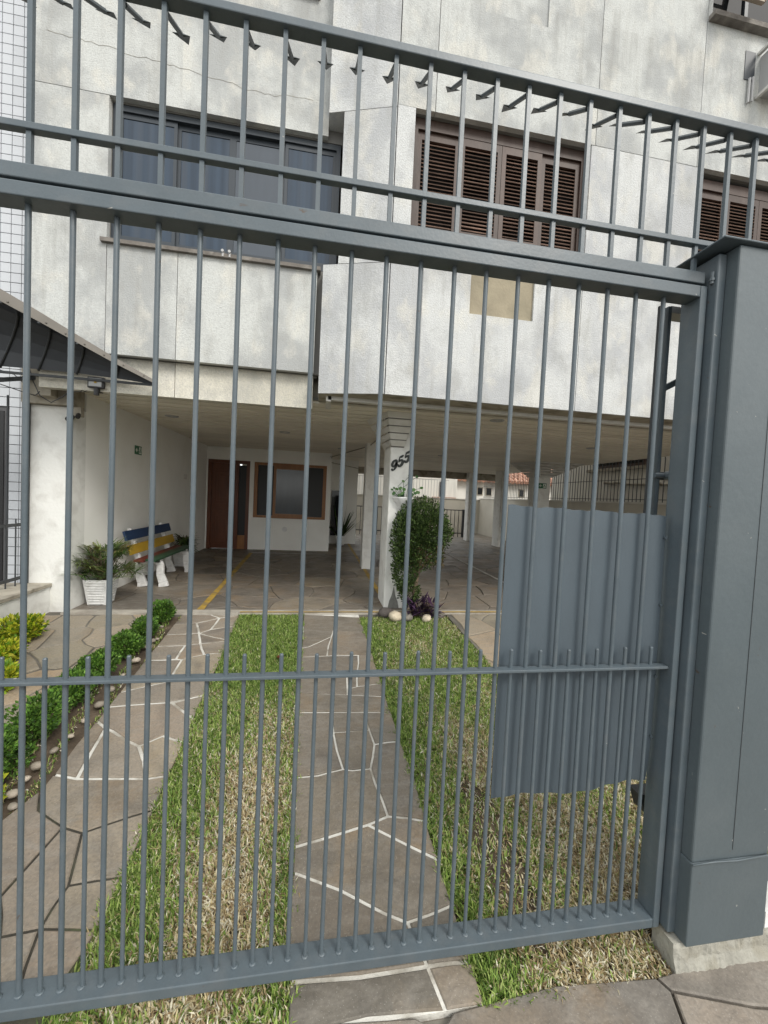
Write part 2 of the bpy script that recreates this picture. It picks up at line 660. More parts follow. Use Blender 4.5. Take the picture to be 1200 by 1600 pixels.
M['sill'] = mat('weathered_sill', (0.15, 0.135, 0.12), 0.9, var=.3, vscale=12, bump=.4, dark=(.3, .28, .25), dark_amt=.5, dscale=9)
M['soil'] = mat('soil', (0.085, 0.062, 0.042), 0.95, var=.35, vscale=12, bump=.8, bscale=50, dark=(.16, .12, .085), dark_amt=.7, dscale=7)
M['mortar'] = mat('pale_mortar', (0.60, 0.585, 0.535), 0.9, var=.15, vscale=9, bump=.5, bscale=60, dark=(.22, .19, .14), dark_amt=.85, dscale=5)
M['mortar_dark'] = mat('dark_mortar', (0.115, 0.105, 0.088), 0.9, var=.3, vscale=6, bump=.4, dark=(.32, .3, .25), dark_amt=.35, dscale=1.4)
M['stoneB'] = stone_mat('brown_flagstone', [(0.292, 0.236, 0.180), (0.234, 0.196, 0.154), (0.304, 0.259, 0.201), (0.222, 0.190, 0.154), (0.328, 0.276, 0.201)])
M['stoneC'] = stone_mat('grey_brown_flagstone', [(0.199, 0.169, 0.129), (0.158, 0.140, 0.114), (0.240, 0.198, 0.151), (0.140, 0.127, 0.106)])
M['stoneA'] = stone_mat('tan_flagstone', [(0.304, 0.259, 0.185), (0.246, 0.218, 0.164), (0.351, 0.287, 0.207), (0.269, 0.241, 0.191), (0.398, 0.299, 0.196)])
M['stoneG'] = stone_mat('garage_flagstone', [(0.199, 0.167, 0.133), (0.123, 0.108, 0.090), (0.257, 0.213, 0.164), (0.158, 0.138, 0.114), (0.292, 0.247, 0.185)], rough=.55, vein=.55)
M['stoneS'] = stone_mat('sidewalk_stone', [(0.25, 0.22, 0.185), (0.20, 0.18, 0.155), (0.30, 0.25, 0.20)], vein=.5)
M['concrete'] = mat('kerb_concrete', (0.38, 0.35, 0.30), 0.9, var=.2, vscale=7, bump=.5, bscale=40, dark=(.2, .17, .14), dark_amt=.7, dscale=4)
M['plinth'] = mat('rough_plinth_concrete', (0.31, 0.30, 0.26), 0.95, var=.25, vscale=12, bump=.9, bscale=45, dark=(.23, .21, .16), dark_amt=.7, dscale=9)
M['yellow'] = mat('worn_yellow_paint', (0.40, 0.26, 0.045), 0.7, var=.25, vscale=12, dark=(.16, .13, .09), dark_amt=.85, dscale=6)
M['whiteline'] = mat('worn_white_line', (0.55, 0.54, 0.5), 0.7, var=.2, vscale=12, dark=(.2, .18, .15), dark_amt=.7, dscale=9)
M['asphalt'] = mat('asphalt', (0.055, 0.055, 0.055), 0.9, var=.2, vscale=5, bump=.4)
M['ground'] = mat('ground', (0.12, 0.11, 0.09), 0.95, var=.2, vscale=1)
M['pebble'] = mat('pale_pebble', (0.36, 0.31, 0.25), 0.7, rnd_amt=.3, var=.2, vscale=20, bump=.2)
M['potwhite'] = mat('white_pot_paint', (0.74, 0.74, 0.73), 0.6, var=.08, vscale=15, bump=.15, dark=(.4, .39, .36), dark_amt=.4, dscale=14)
M['blue'] = mat('blue_slat_paint', (0.012, 0.035, 0.095), 0.5, var=.15)
M['yel'] = mat('yellow_slat_paint', (0.42, 0.26, 0.02), 0.5, var=.15)
M['red'] = mat('red_slat_paint', (0.13, 0.028, 0.022), 0.5, var=.15)
M['green'] = mat('green_slat_paint', (0.022, 0.065, 0.032), 0.5, var=.15)
M['leaf'] = tint_mat('leaves', 0.5, 0.22)
M['blade'] = tint_mat('grass_blades', 0.6, 0.3)
M['bark'] = mat('bark', (0.14, 0.10, 0.07), 0.9, var=.3, vscale=30, bump=.5)
M['number'] = mat('number_bronze', (0.022, 0.028, 0.026), 0.5)
M['canopy'] = mat('smoked_sheet', (0.035, 0.040, 0.048), 0.35, var=.2, vscale=4)
M['fascia'] = mat('grey_brown_flashing', (0.17, 0.155, 0.135), 0.5, var=.15, vscale=8)
M['roof'] = mat('terracotta_tile', (0.42, 0.24, 0.17), 0.8, rnd_amt=.2, var=.25, vscale=8)
M['farwall'] = mat('stained_white_wall', (0.66, 0.64, 0.59), 0.9, var=.06, vscale=1, stretch=(3, 3, .4), dark=(.4, .39, .36), dark_amt=.5, dscale=1.5)
M['boundary'] = mat('boundary_wall_paint', (0.56, 0.53, 0.46), 0.9, var=.06, vscale=1, dark=(.4, .37, .31), dark_amt=.5, dscale=1.2)
M['ledlight'] = mat('led_face', (0.35, 0.36, 0.36), 0.3)
M['sign_green'] = mat('sign_green', (0.01, 0.12, 0.05), 0.4)
M['sign_white'] = mat('sign_white', (0.75, 0.78, 0.72), 0.4)
M['pvc'] = mat('grey_box', (0.4, 0.4, 0.4), 0.5)

# ------------------------------------------------------------------ the setting: ground, street, ramp, garage slab
GZ = -1.685
FZ = -1.28          # garage floor
CZ = 0.94           # garage ceiling
mb = MB(); mb.face([(-400, -400, GZ-.08), (400, -400, GZ-.08), (400, 400, GZ-.08), (-400, 400, GZ-.08)])
struct('ground', mb, M['ground'])
mb = MB(); mb.face([(-60, -10.5, GZ-.07), (60, -10.5, GZ-.07), (60, -2.2, GZ-.07), (-60, -2.2, GZ-.07)])
struct('road', mb, M['asphalt'])
mb = MB(); mb.box(-60, 60, -2.18, -2.05, GZ-.08, -1.64)
struct('kerb', mb, M['concrete'])
mb = MB(); mb.box(-60, 60, -2.05, Y_LOT, GZ-.06, -1.655)
sidewalk = struct('sidewalk', mb, M['mortar_dark'])
# ramp soil (under lawns and paved strips)
mb = MB()
z0, z1 = ramp_z(Y_LOT)-.03, ramp_z(4.2)-.03
mb.raw([(-3.0, Y_LOT, z0), (6.3, Y_LOT, z0), (6.3, 4.2, z1), (-3.0, 4.2, z1),
        (-3.0, Y_LOT, -1.8), (6.3, Y_LOT, -1.8), (6.3, 4.2, -1.8), (-3.0, 4.2, -1.8)],
       [(0, 1, 2, 3), (0, 4, 5, 1)])
ramp_soil = struct('soil', mb, M['soil'])
mb = MB(); mb.box(-3.0, 6.3, 4.2, 15.0, -1.8, FZ-.012)
garage_floor = struct('garage_floor', mb, M['mortar_dark'])
mb = MB(); mb.box(6.3, 16, -0.0, 24, -1.8, FZ-.05)
struct('neighbour_yard', mb, M['ground'])


def ramp_top(x, y): return ramp_z(y)
def ramp_bot(x, y): return ramp_z(y) - .028


def lay(name, cells, joint, mat_, parent, ztop, zbot, lift=.004, worn=.006, seed=1):
    r = random.Random(seed)
    for c in cells:
        if area(c) < 0:
            c = c[::-1]
        p = shrink(c, joint/2)
        if abs(area(p)) < .002 or area(p) < 0:
            continue
        dz = r.uniform(-lift, lift)
        tx, ty = r.uniform(-.006, .006), r.uniform(-.006, .006)
        cx = sum(q[0] for q in p)/len(p); cy = sum(q[1] for q in p)/len(p)
        mb = MB()
        mb.prism(p, zbot, lambda x, y: ztop(x, y)+dz+(x-cx)*tx+(y-cy)*ty, worn, .004)
        o = obj(name, mb, mat_, parent, origin=(cx, cy, ztop(cx, cy)))


def wobble(cells, seed, amp):
    """break straight joints: add a displaced midpoint on every shared edge (same on both sides)"""
    out = []
    for c in cells:
        n = []
        for i in range(len(c)):
            p, q = c[i], c[(i+1) % len(c)]
            n.append(p)
            L = math.hypot(q[0]-p[0], q[1]-p[1])
            if L > .14:
                a, b = sorted([p, q])
                h = math.sin((a[0]+b[0])*91.7+(a[1]+b[1])*57.3+seed)*43758.5453
                h = (h-math.floor(h)-.5)*2*amp*L
                dx, dy = (b[0]-a[0])/L, (b[1]-a[1])/L
                n.append(((p[0]+q[0])/2-dy*h, (p[1]+q[1])/2+dx*h))
        out.append(n)
    return out


# --- paved strip B (left wheel strip, white joints), stone by stone
mb = MB()
def strip_bed(name, pts, m):
    b = MB()
    p = pts if area(pts) > 0 else pts[::-1]
    b.prism(p, lambda x, y: ramp_z(y)-.05, lambda x, y: ramp_z(y)-.007)
    return struct(name, b, m)
stripB = strip_bed('driveway_strip', [(-1.35, 4.2), (-1.32, 3.0), (-1.30, 2.13), (-.75, 2.13), (-.797, 4.2)], M['mortar'])
strip_bed('old_joint_bed', [(-1.30, 2.129), (-1.29, 1.14), (-.745, 1.14), (-.75, 2.129)], M['joint_soil'])
stripC = strip_bed('driveway_strip', [(-.14, 4.2), (-.09, 2.6), (-.028, 1.133), (.584, 1.133), (.52, 2.6), (.445, 4.2)], M['mortar'])
L_ = {0: (302, 960), 1: (284, 975), 2: (272, 991), 3: (256, 1009), 4: (240, 1031), 5: (209, 1060), 6: (186, 1082),
      7: (165, 1104), 8: (147, 1125), 9: (65, 1210), 10: (45, 1235)}
R_ = {0: (386, 961), 1: (375, 978), 2: (360, 1000), 3: (353, 1019), 4: (333, 1059), 5: (324, 1085), 6: (303, 1123),
      7: (290, 1159), 8: (259, 1211), 9: (225, 1265), 10: (178, 1370), 11: (125, 1455)}
polyB = [
    [L_[0], (330, 960), (343, 965), (307, 973), L_[1]],
    [(330, 960), R_[0], (343, 965)],
    [(307, 973), (343, 965), (329, 983), (311, 989)],
    [(343, 965), R_[0], R_[1], (329, 983)],
    [L_[1], (307, 973), (311, 989), L_[2]],
    [(311, 989), (329, 983), R_[1], R_[2]],
    [L_[2], (311, 989), (313, 1005), (289, 1008), L_[3]],
    [(311, 989), R_[2], (313, 1005)],
    [(313, 1005), R_[2], R_[3], (319, 1022)],
    [L_[3], (289, 1008), (275, 1029), L_[4]],
    [(289, 1008), (313, 1005), (319, 1022), (284, 1030), (275, 1029)],
    [L_[4], (284, 1030), (264, 1064), L_[5]],
    [(284, 1030), (319, 1022), R_[3], R_[4], (264, 1064)],
    [L_[5], (264, 1064), L_[6]],
    [L_[6], (264, 1064), R_[4], R_[5], (262, 1097), L_[7]],
    [L_[7], (262, 1097), (270, 1098), R_[6], R_[7], (255, 1149), (217, 1165), (175, 1141), (165, 1137), L_[8]],
    [(270, 1098), R_[5], R_[6]],
    [L_[8], (165, 1137), (120, 1216), L_[9]],
    [(165, 1137), (175, 1141), (217, 1165), (229, 1216), (120, 1216)],
    [(217, 1165), (255, 1149), R_[7], R_[8], (229, 1216)],
    [L_[9], (120, 1216), (229, 1216), R_[8], R_[9], (172, 1285), (128, 1300), (98, 1291), (60, 1265), L_[10]],
    [L_[10], (60, 1265), (98, 1291), (0, 1400), (-130, 1390)],
    [(98, 1291), (128, 1300), (107, 1382), (62, 1450), (0, 1462), (0, 1400)],
    [(128, 1300), (172, 1285), R_[9], R_[10], (107, 1382)],
    [(107, 1382), R_[10], R_[11], (62, 1450)],
    [(62, 1450), R_[11], (75, 1565), (20, 1575)],
    [(0, 1462), (62, 1450), (20, 1575), (-260, 1640), (-130, 1480)],
    [(-130, 1390), (0, 1400), (0, 1462), (-130, 1480)],
]
polyC = [
    [(473, 960), (528, 962), (521, 985), (518, 994), (482, 1010), (471.5, 1012)],
    [(528, 962), (563, 964), (572, 988), (521, 985)],
    [(521, 985), (572, 988), (582, 1021), (560, 1023), (511, 1024), (518, 994)],
    [(471.5, 1012), (482, 1010), (518, 994), (511, 1024), (471, 1026)],
    [(471, 1026), (511, 1024), (560, 1023), (558, 1050), (542, 1053), (543, 1085), (469.5, 1082)],
    [(560, 1023), (582, 1021), (598, 1067), (558, 1072), (558, 1050)],
    [(542, 1053), (558, 1050), (558, 1072), (543, 1076)],
    [(543, 1076), (558, 1072), (598, 1067), (604, 1088), (543, 1085)],
    [(469.5, 1082), (543, 1085), (604, 1088), (613, 1114), (569, 1112), (518, 1112), (469, 1112)],
    [(469, 1112), (518, 1112), (521, 1144), (536, 1201), (497, 1211), (465, 1214)],
    [(518, 1112), (569, 1112), (577, 1140), (521, 1144)],
    [(569, 1112), (613, 1114), (627, 1157), (585, 1162), (577, 1140)],
    [(521, 1144), (577, 1140), (585, 1162), (579, 1200), (551, 1203), (536, 1201)],
    [(465, 1214), (497, 1211), (536, 1201), (551, 1203), (579, 1200), (596, 1246), (606, 1274), (575, 1287), (540, 1298), (461, 1322)],
    [(585, 1162), (627, 1157), (668, 1282), (606, 1274), (596, 1246), (579, 1200)],
    [(606, 1274), (668, 1282), (688, 1342), (600, 1300), (575, 1287)],
    [(461, 1322), (540, 1298), (575, 1287), (600, 1300), (688, 1342), (711, 1412), (637, 1440), (600, 1425), (465, 1364), (459.5, 1362)],
    [(459.5, 1362), (465, 1364), (600, 1425), (637, 1440), (668, 1508), (454, 1532)],
    [(637, 1440), (711, 1412), (745, 1500), (668, 1508)],
    [(454, 1532), (668, 1508), (702, 1592), (600, 1650), (450, 1650)],
    [(668, 1508), (745, 1500), (772, 1592), (702, 1592)],
]


def px_cells(polys):
    out = []
    for p in polys:
        c = [on_ramp(x, y) for x, y in p]
        out.append(c)
    return out


def snap(polys, is_l, is_r, fl, fr):
    out = []
    for c in polys:
        n_ = []
        for q in c:
            x, y = on_ramp(*q)
            if is_r(q): x = fr(y)
            elif is_l(q): x = fl(y)
            n_.append((x, y))
        out.append(n_)
    return out


def lin(y, pts):
    return float(np.interp(y, [p[0] for p in pts], [p[1] for p in pts]))


cb = snap(polyB, lambda q: q in L_.values(), lambda q: q in R_.values(), lambda y: lin(y, [(1.1, -1.295), (2.2, -1.315), (4.2, -1.365)]), lambda y: lin(y, [(1.1, -.728), (2.2, -.735), (4.2, -.785)]))
cb = [c for c in (clip(c, 0, -1, -1.14) for c in cb) if len(c) > 2]
cc = [c for c in (clip(c, 0, -1, -1.128) for c in snap(polyC, lambda q: abs(q[0]-(473-.0333*(q[1]-960))) < 3.5, lambda q: abs(q[0]-(565+.329*(q[1]-968))) < 7, lambda y: lin(y, [(1.1, -.040), (2.6, -.10), (4.2, -.15)]), lambda y: lin(y, [(1.1, .594), (2.6, .53), (4.2, .455)]))) if len(c) > 2]
cbn = [c for c in cb if sum(p[1] for p in c)/len(c) < 2.12]
cbf = [c for c in cb if sum(p[1] for p in c)/len(c) >= 2.12]
lay('flagstone', wobble(cbf, 1, .03), .019, M['stoneB'], stripB, ramp_top, ramp_bot, .002, .004, 3)
lay('flagstone', wobble(cbn, 1, .03), .010, M['stoneB'], stripB, ramp_top, ramp_bot, .003, .005, 13)
lay('flagstone', wobble(cc, 2, .03), .013, M['stoneC'], stripC, ramp_top, ramp_bot, .002, .004, 4)

# --- left walkway and right slab walk, garage floor, sidewalk
pathA = strip_bed('footpath', [(-2.62, 4.2), (-2.62, 1.14), (-1.62, 1.14), (-1.66, 2.6), (-1.70, 4.2)], M['mortar_dark'])
cellsA = crazy(-2.62, -1.66, 1.14, 4.2, .33, 11)
lay('flagstone', wobble(cellsA, 5, .09), .014, M['stoneA'], pathA, ramp_top, ramp_bot, .004, .006, 5)
pathD = strip_bed('footpath', [(1.44, 4.2), (1.56, 2.56), (2.9, 2.56), (2.9, 4.2)], M['mortar_dark'])
cellsD = crazy(1.49, 2.9, 2.56, 4.2, .42, 21)
lay('flagstone', wobble(cellsD, 6, .08), .014, M['stoneA'], pathD, ramp_top, ramp_bot, .004, .006, 6)
gtop = lambda x, y: FZ
gbot = lambda x, y: FZ-.03
cellsG = crazy(-2.5, 6.25, 4.33, 14.9, .58, 31)
near, far_ = [], []
for c in wobble(cellsG, 7, .10):
    cy = sum(p[1] for p in c)/len(c)
    cx = sum(p[0] for p in c)/len(c)
    (near if (cy < 9.4 and abs(cx) < .62*cy+1.2) else far_).append(c)
near.sort(key=lambda c: sum(p[1] for p in c)/len(c))
far_ += near[290:]
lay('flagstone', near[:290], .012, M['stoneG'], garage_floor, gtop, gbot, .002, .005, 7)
mb = MB()
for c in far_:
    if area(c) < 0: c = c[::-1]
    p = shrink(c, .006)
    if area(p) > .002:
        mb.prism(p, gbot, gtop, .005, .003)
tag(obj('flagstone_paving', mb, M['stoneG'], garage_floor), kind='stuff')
# sidewalk stones, only near the lot where seen
swt = lambda x, y: -1.628 + 0*x
swb = lambda x, y: -1.66
cellsS = crazy(-3.2, 3.6, -.9, 1.129, .62, 41)
lay('flagstone', wobble(cellsS, 8, .06), .010, M['stoneS'], sidewalk, swt, swb, .002, .005, 8)

# kerb strip at the garage mouth, painted lines
mb = MB(); mb.box(-2.47, 6.25, 4.205, 4.325, -1.5, FZ+.006)
kerbg = struct('kerb', mb, M['concrete'])
def line(name, pts, w, m, z=FZ+.0065, parent=garage_floor):
    b = MB()
    for (xa, ya), (xb, yb) in zip(pts[:-1], pts[1:]):
        n = max(1, int(math.hypot(xb-xa, yb-ya)/.15))
        L = math.hypot(xb-xa, yb-ya)
        nx, ny = -(yb-ya)/L*w/2, (xb-xa)/L*w/2
        prev = None
        for k in range(n+1):
            t = k/n
            ww = rnd.uniform(.85, 1.1)
            x, y = xa+(xb-xa)*t, ya+(yb-ya)*t
            cur = ((x-nx*ww, y-ny*ww, z), (x+nx*ww, y+ny*ww, z))
            if prev:
                b.face([prev[0], cur[0], cur[1], prev[1]])
            prev = cur
    return obj(name, b, m, parent)
line('painted_line', [(-.80, 4.232), (3.2, 4.232)], .035, M['yellow'], FZ+.0105, kerbg)
line('painted_line', [(-1.22, 4.33), (-1.40, 8.35)], .07, M['yellow'])
line('painted_line', [(-1.40, 8.40), (.2, 8.42)], .05, M['whiteline'])
line('painted_line', [(.81, 4.95), (.74, 10.4)], .06, M['yellow'])
line('painted_line', [(2.93, 5.4), (3.06, 10.6)], .05, M['whiteline'])

# ------------------------------------------------------------------ the apartment building
bld = thing('apartment_building', (1.6, 3.56, FZ), 'weathered grey apartment block raised on columns over an open garage', 'building')
XR = 5.85
YR, YL = 3.56, 3.87
slabs_back = MB()


def panel(x0, x1, z0, z1, y, holes=(), m=None, th=.05, gap=.006, name='facade_panel'):
    """one wall panel facing -Y with openings"""
    x0 += gap/2; x1 -= gap/2; z0 += gap/2; z1 -= gap/2
    b = MB()
    xs = sorted({x0, x1, *[h[0] for h in holes], *[h[1] for h in holes]})
    zs = sorted({z0, z1, *[h[2] for h in holes], *[h[3] for h in holes]})
    solid = {}
    for i in range(len(xs)-1):
        for j in range(len(zs)-1):
            cx, cz = (xs[i]+xs[i+1])/2, (zs[j]+zs[j+1])/2
            solid[i, j] = not any(h[0] < cx < h[1] and h[2] < cz < h[3] for h in holes)
    for (i, j), s in solid.items():
        if not s: continue
        a, c, d, e = xs[i], xs[i+1], zs[j], zs[j+1]
        b.face([(a, y, d), (c, y, d), (c, y, e), (a, y, e)])
        if not solid.get((i-1, j)): b.face([(a, y+th, d), (a, y, d), (a, y, e), (a, y+th, e)])
        if not solid.get((i+1, j)): b.face([(c, y, d), (c, y+th, d), (c, y+th, e), (c, y, e)])
        if not solid.get((i, j-1)): b.face([(a, y+th, d), (c, y+th, d), (c, y, d), (a, y, d)])
        if not solid.get((i, j+1)): b.face([(a, y, e), (c, y, e), (c, y+th, e), (a, y+th, e)])
    return obj(name, b, m or M['facade'], bld)


TOP = 7.6
# right facade panels
panel(.526, .83, .94, 3.49, YR, [(.69, .83, 2.45, 3.49)], M['facade_blue'])
panel(.83, 2.43, .94, 2.45, YR, [(1.29, 1.93, 1.755, 2.38)], M['facade_blue'])
panel(2.43, 3.63, .94, 3.49, YR, m=M['facade_blue'])
panel(3.63, 5.35, .94, 2.45, YR, m=M['facade_blue'])
panel(5.35, XR, .94, 3.49, YR, m=M['facade_blue'])
panel(.526, .87, 3.49, TOP, YR)
panel(.87, 2.47, 3.49, TOP, YR, [(1.29, 1.91, 4.455, 5.1)])
panel(2.47, 3.61, 3.49, TOP, YR)
panel(3.61, XR, 3.49, TOP, YR, [(3.66, 5.4, 4.95, 6.0)])
# core behind panels: pieces between openings
bm_ = MB()
yb = YR+.05
def core(x0, x1, z0, z1, holes, y0, y1):
    xs = sorted({x0, x1, *[h[0] for h in holes], *[h[1] for h in holes]})
    zs = sorted({z0, z1, *[h[2] for h in holes], *[h[3] for h in holes]})
    for i in range(len(xs)-1):
        for j in range(len(zs)-1):
            cx, cz = (xs[i]+xs[i+1])/2, (zs[j]+zs[j+1])/2
            if not any(h[0] < cx < h[1] and h[2] < cz < h[3] for h in holes):
                bm_.box(xs[i], xs[i+1], y0, y1, zs[j], zs[j+1])
core(.53, XR-.005, .945, TOP, [(.69, 2.43, 2.45, 3.49), (3.63, 5.35, 2.45, 3.49), (3.66, 5.4, 4.95, 6.0)], yb+.001, yb+.15)
WL = (-1.955, -.02, 2.15, 3.36)     # left window opening
core(-2.545, -.085, 1.165, TOP, [(WL[0], WL[1]+.1, WL[2], WL[3]), (-1.9, -.25, 4.60, 5.8)], YL+.051, YL+.13)
obj('wall_core', bm_, M['joint'], bld)
# floor slab above the garage, roof slab
mb = MB(); mb.box(-2.62, XR-.02, 4.11, 12.6, CZ+.045, CZ+.20)
mb.box(.56, XR-.02, YR+.06, 4.109, CZ+.02, CZ+.06)
mb.box(-2.5, XR, YL+.2, 12.6, TOP, TOP+.2)
mb.box(XR-.15, XR, YR+.21, 12.6, CZ+.2, TOP)
mb.box(-2.55, -2.40, YL+.14, 12.6, CZ+.2, TOP)
mb.box(-2.5, XR, 12.45, 12.6, CZ+.2, TOP)
obj('floor_slab', mb, M['beam'], bld)
# mortar patches in the two old air conditioner openings
mb = MB(); mb.box(1.285, 1.935, YR+.022, YR+.048, 1.75, 2.385)
tag(obj('filled_opening', mb, M['patch'], bld), 'tan bare mortar filling')
mb = MB(); mb.box(1.285, 1.915, YR+.014, YR+.048, 4.45, 5.105)
obj('filled_opening', mb, M['facade'], bld)
# left facade
panel(-2.555, WL[0], 1.16, 3.37, YL)
panel(WL[0], -1.37, 1.16, WL[2], YL)
panel(-1.37, -.127, 1.16, WL[2], YL)
panel(-2.555, -1.37, 3.37, TOP, YL, [(WL[0]+.05, -1.37, 4.6, 5.8)])
panel(-1.37, -.075, 3.37, TOP, YL, [(-1.37, -.25, 4.6, 5.8)])
# recessed band under the left facade
panel(-2.53, -1.40, .838, 1.163, 3.96, m=M['band'], th=.08)
panel(-1.40, -.13, .838, 1.163, 3.96, m=M['band'], th=.08)
mb = MB(); mb.box(-2.5, -.10, YL+.131, 4.06, 1.1635, 1.26)
obj('soffit', mb, M['trim'], bld)
mb = MB(); mb.box(-2.5, -.13, 4.045, 4.069, .85, .93)
obj('edge_trim', mb, M['trim'], bld)
# chamfered pier between the facades, notched beside the window
def chpt(s, z, off=0.0):
    a = Vector((-.075, 3.745, z)); b_ = Vector((.520, YR-.002, z))
    d = (b_-a); n = Vector((d.y, -d.x, 0)).normalized()
    return a + d*s - n*0 + Vector((-n.x, -n.y, 0))*(-off)
def champanel(s0, s1, z0, z1, th=.05):
    b = MB()
    a0, a1 = chpt(s0, 0), chpt(s1, 0)
    bk = Vector((0, .30, 0)) if s0 < .3 else Vector((0, th, 0))
    g = .003
    vs = []
    for z in (z0+g, z1-g):
        for p in (a0, a1, a1+Vector((0, th, 0)), a0+bk):
            vs.append((p.x, p.y, z))
    b.raw(vs, [(3, 2, 1, 0), (4, 5, 6, 7), (0, 1, 5, 4), (1, 2, 6, 5), (2, 3, 7, 6), (3, 0, 4, 7)])
    return obj('facade_panel', b, M['facade_blue'], bld)
champanel(0, 1, .94, 2.12)
champanel(.23, 1, 2.12, 3.47)
champanel(0, 1, 3.47, TOP)

# left sliding window: dark aluminium frame, bluish panes over curtains
mb = MB()
x0, x1, z0, z1 = WL[0]+.005, .045, WL[2]+.005, WL[3]-.005
yf = YL+.055
mb.box(x0, x1, yf, yf+.07, z1-.05, z1); mb.box(x0, x1, yf, yf+.07, z0, z0+.04)
mb.box(x0, x0+.045, yf, yf+.07, z0+.04, z1-.05); mb.box(x1-.04, x1, yf, yf+.07, z0+.04, z1-.05)
wdw = obj('sliding_window', mb, M['alu'], bld)
n = 4
for k in range(n):
    a = x0+.045+(x1-x0-.085)*k/n; c = x0+.045+(x1-x0-.085)*(k+1)/n
    yy = yf+.018+(.022 if k in (1, 2) else 0)
    b = MB()
    b.box(a, a+.028, yy, yy+.02, z0+.041, z1-.051); b.box(c-.028, c, yy, yy+.02, z0+.041, z1-.051)
    b.box(a+.028, c-.028, yy, yy+.02, z0+.041, z0+.085); b.box(a+.028, c-.028, yy, yy+.02, z1-.095, z1-.051)
    obj('sash', b, M['alu'], wdw)
    b = MB(); b.box(a+.029, c-.029, yy+.006, yy+.012, z0+.086, z1-.096)
    obj('pane', b, M['glass'] if k != 2 else M['curtain'], wdw)
mb = MB(); mb.box(WL[0]-.04, -.10, YL-.035, YL+.055, WL[2]-.035, WL[2]-.002)
obj('window_sill', mb, M['sill'], bld)
# upper left window
mb = MB()
mb.box(-1.87, -.25, YL+.056, YL+.10, 4.64, 4.70); mb.box(-1.87, -1.83, YL+.056, YL+.10, 4.70, 5.8); mb.box(-.29, -.25, YL+.056, YL+.1, 4.70, 5.8)
w2 = obj('sliding_window', mb, M['alu'], bld)
mb = MB(); mb.box(-1.829, -.291, YL+.07, YL+.08, 4.701, 5.8); obj('pane', mb, M['glass'], w2)
mb = MB(); mb.box(-1.95, -.2, YL-.04, YL+.055, 4.565, 4.60); obj('window_sill', mb, M['beam'], bld)
# camera bracket on the sill
for dx in (0, .06):
    mb = MB()
    mb.tube([(-.98+dx, YL-.03, 2.12), (-.98+dx, YL-.03, 2.165)], .010, 8)
    mb.tube([(-.98+dx, YL-.05, 2.165), (-.98+dx, YL-.01, 2.165)], .013, 8)
    obj('sensor_bracket', mb, M['pvc'], bld)

# louvred shutter windows
slat_src = {}
def louvre_window(x0, x1, z0, z1, label=None):
    b = MB()
    yf = YR+.075
    b.box(x0+.004, x1-.004, yf, yf+.05, z1-.10, z1-.003); b.box(x0+.004, x1-.004, yf, yf+.05, z0+.003, z0+.03)
    b.box(x0+.004, x0+.045, yf, yf+.05, z0+.03, z1-.10); b.box(x1-.045, x1-.004, yf, yf+.05, z0+.03, z1-.10)
    win = obj('louvred_window', b, M['wood'], bld)
    b = MB(); b.box(x0, x1, yf+.075, yf+.1, z0, z1); obj('backing', b, M['black'], win)
    n = 4
    w = (x1-x0-.09)/n
    for k in range(n):
        a = x0+.045+w*k; c = a+w
        out = 0.0 if k in (0, 3) else .018
        ya, yc = yf+.022-out, yf+.05-out
        b = MB()
        st = .044
        b.box(a+.002, a+st, ya, yc, z0+.03, z1-.10); b.box(c-st, c-.002, ya, yc, z0+.03, z1-.10)
        b.box(a+st, c-st, ya, yc, z0+.03, z0+.09); b.box(a+st, c-st, ya, yc, z1-.17, z1-.10)
        obj('shutter_frame', b, M['wood'], win)
        zs0, zs1 = z0+.098, z1-.178
        ns = 22
        key = round(c-a, 4)
        for s in range(ns):
            z = zs0+(zs1-zs0)*(s+.5)/ns
            if key not in slat_src:
                q = MB(); L = c-a-2*st-.004
                q.bar(((a+c)/2-L/2, (ya+yc)/2, z), ((a+c)/2+L/2, (ya+yc)/2, z), .034, .007, up=(0, -.64, .77))
                o = obj('slat', q, M['slatwood'], win, origin=((a+c)/2, (ya+yc)/2, z))
                slat_src[key] = o
            else:
                inst(slat_src[key], ((a+c)/2, (ya+yc)/2, z), win, rot=(rnd.uniform(-.09, .09), 0, 0))
    b = MB(); b.box(x0-.02, x1+.02, YR-.03, YR+.074, z0-.028, z0-.002) if False else b.box(x0+.003, x1-.003, YR+.052, YR+.074, z0+.001, z0+.012)
    obj('window_sill', b, M['beam'], win)
    return win
louvre_window(.69, 2.43, 2.45, 3.49)
louvre_window(3.63, 5.35, 2.45, 3.46)
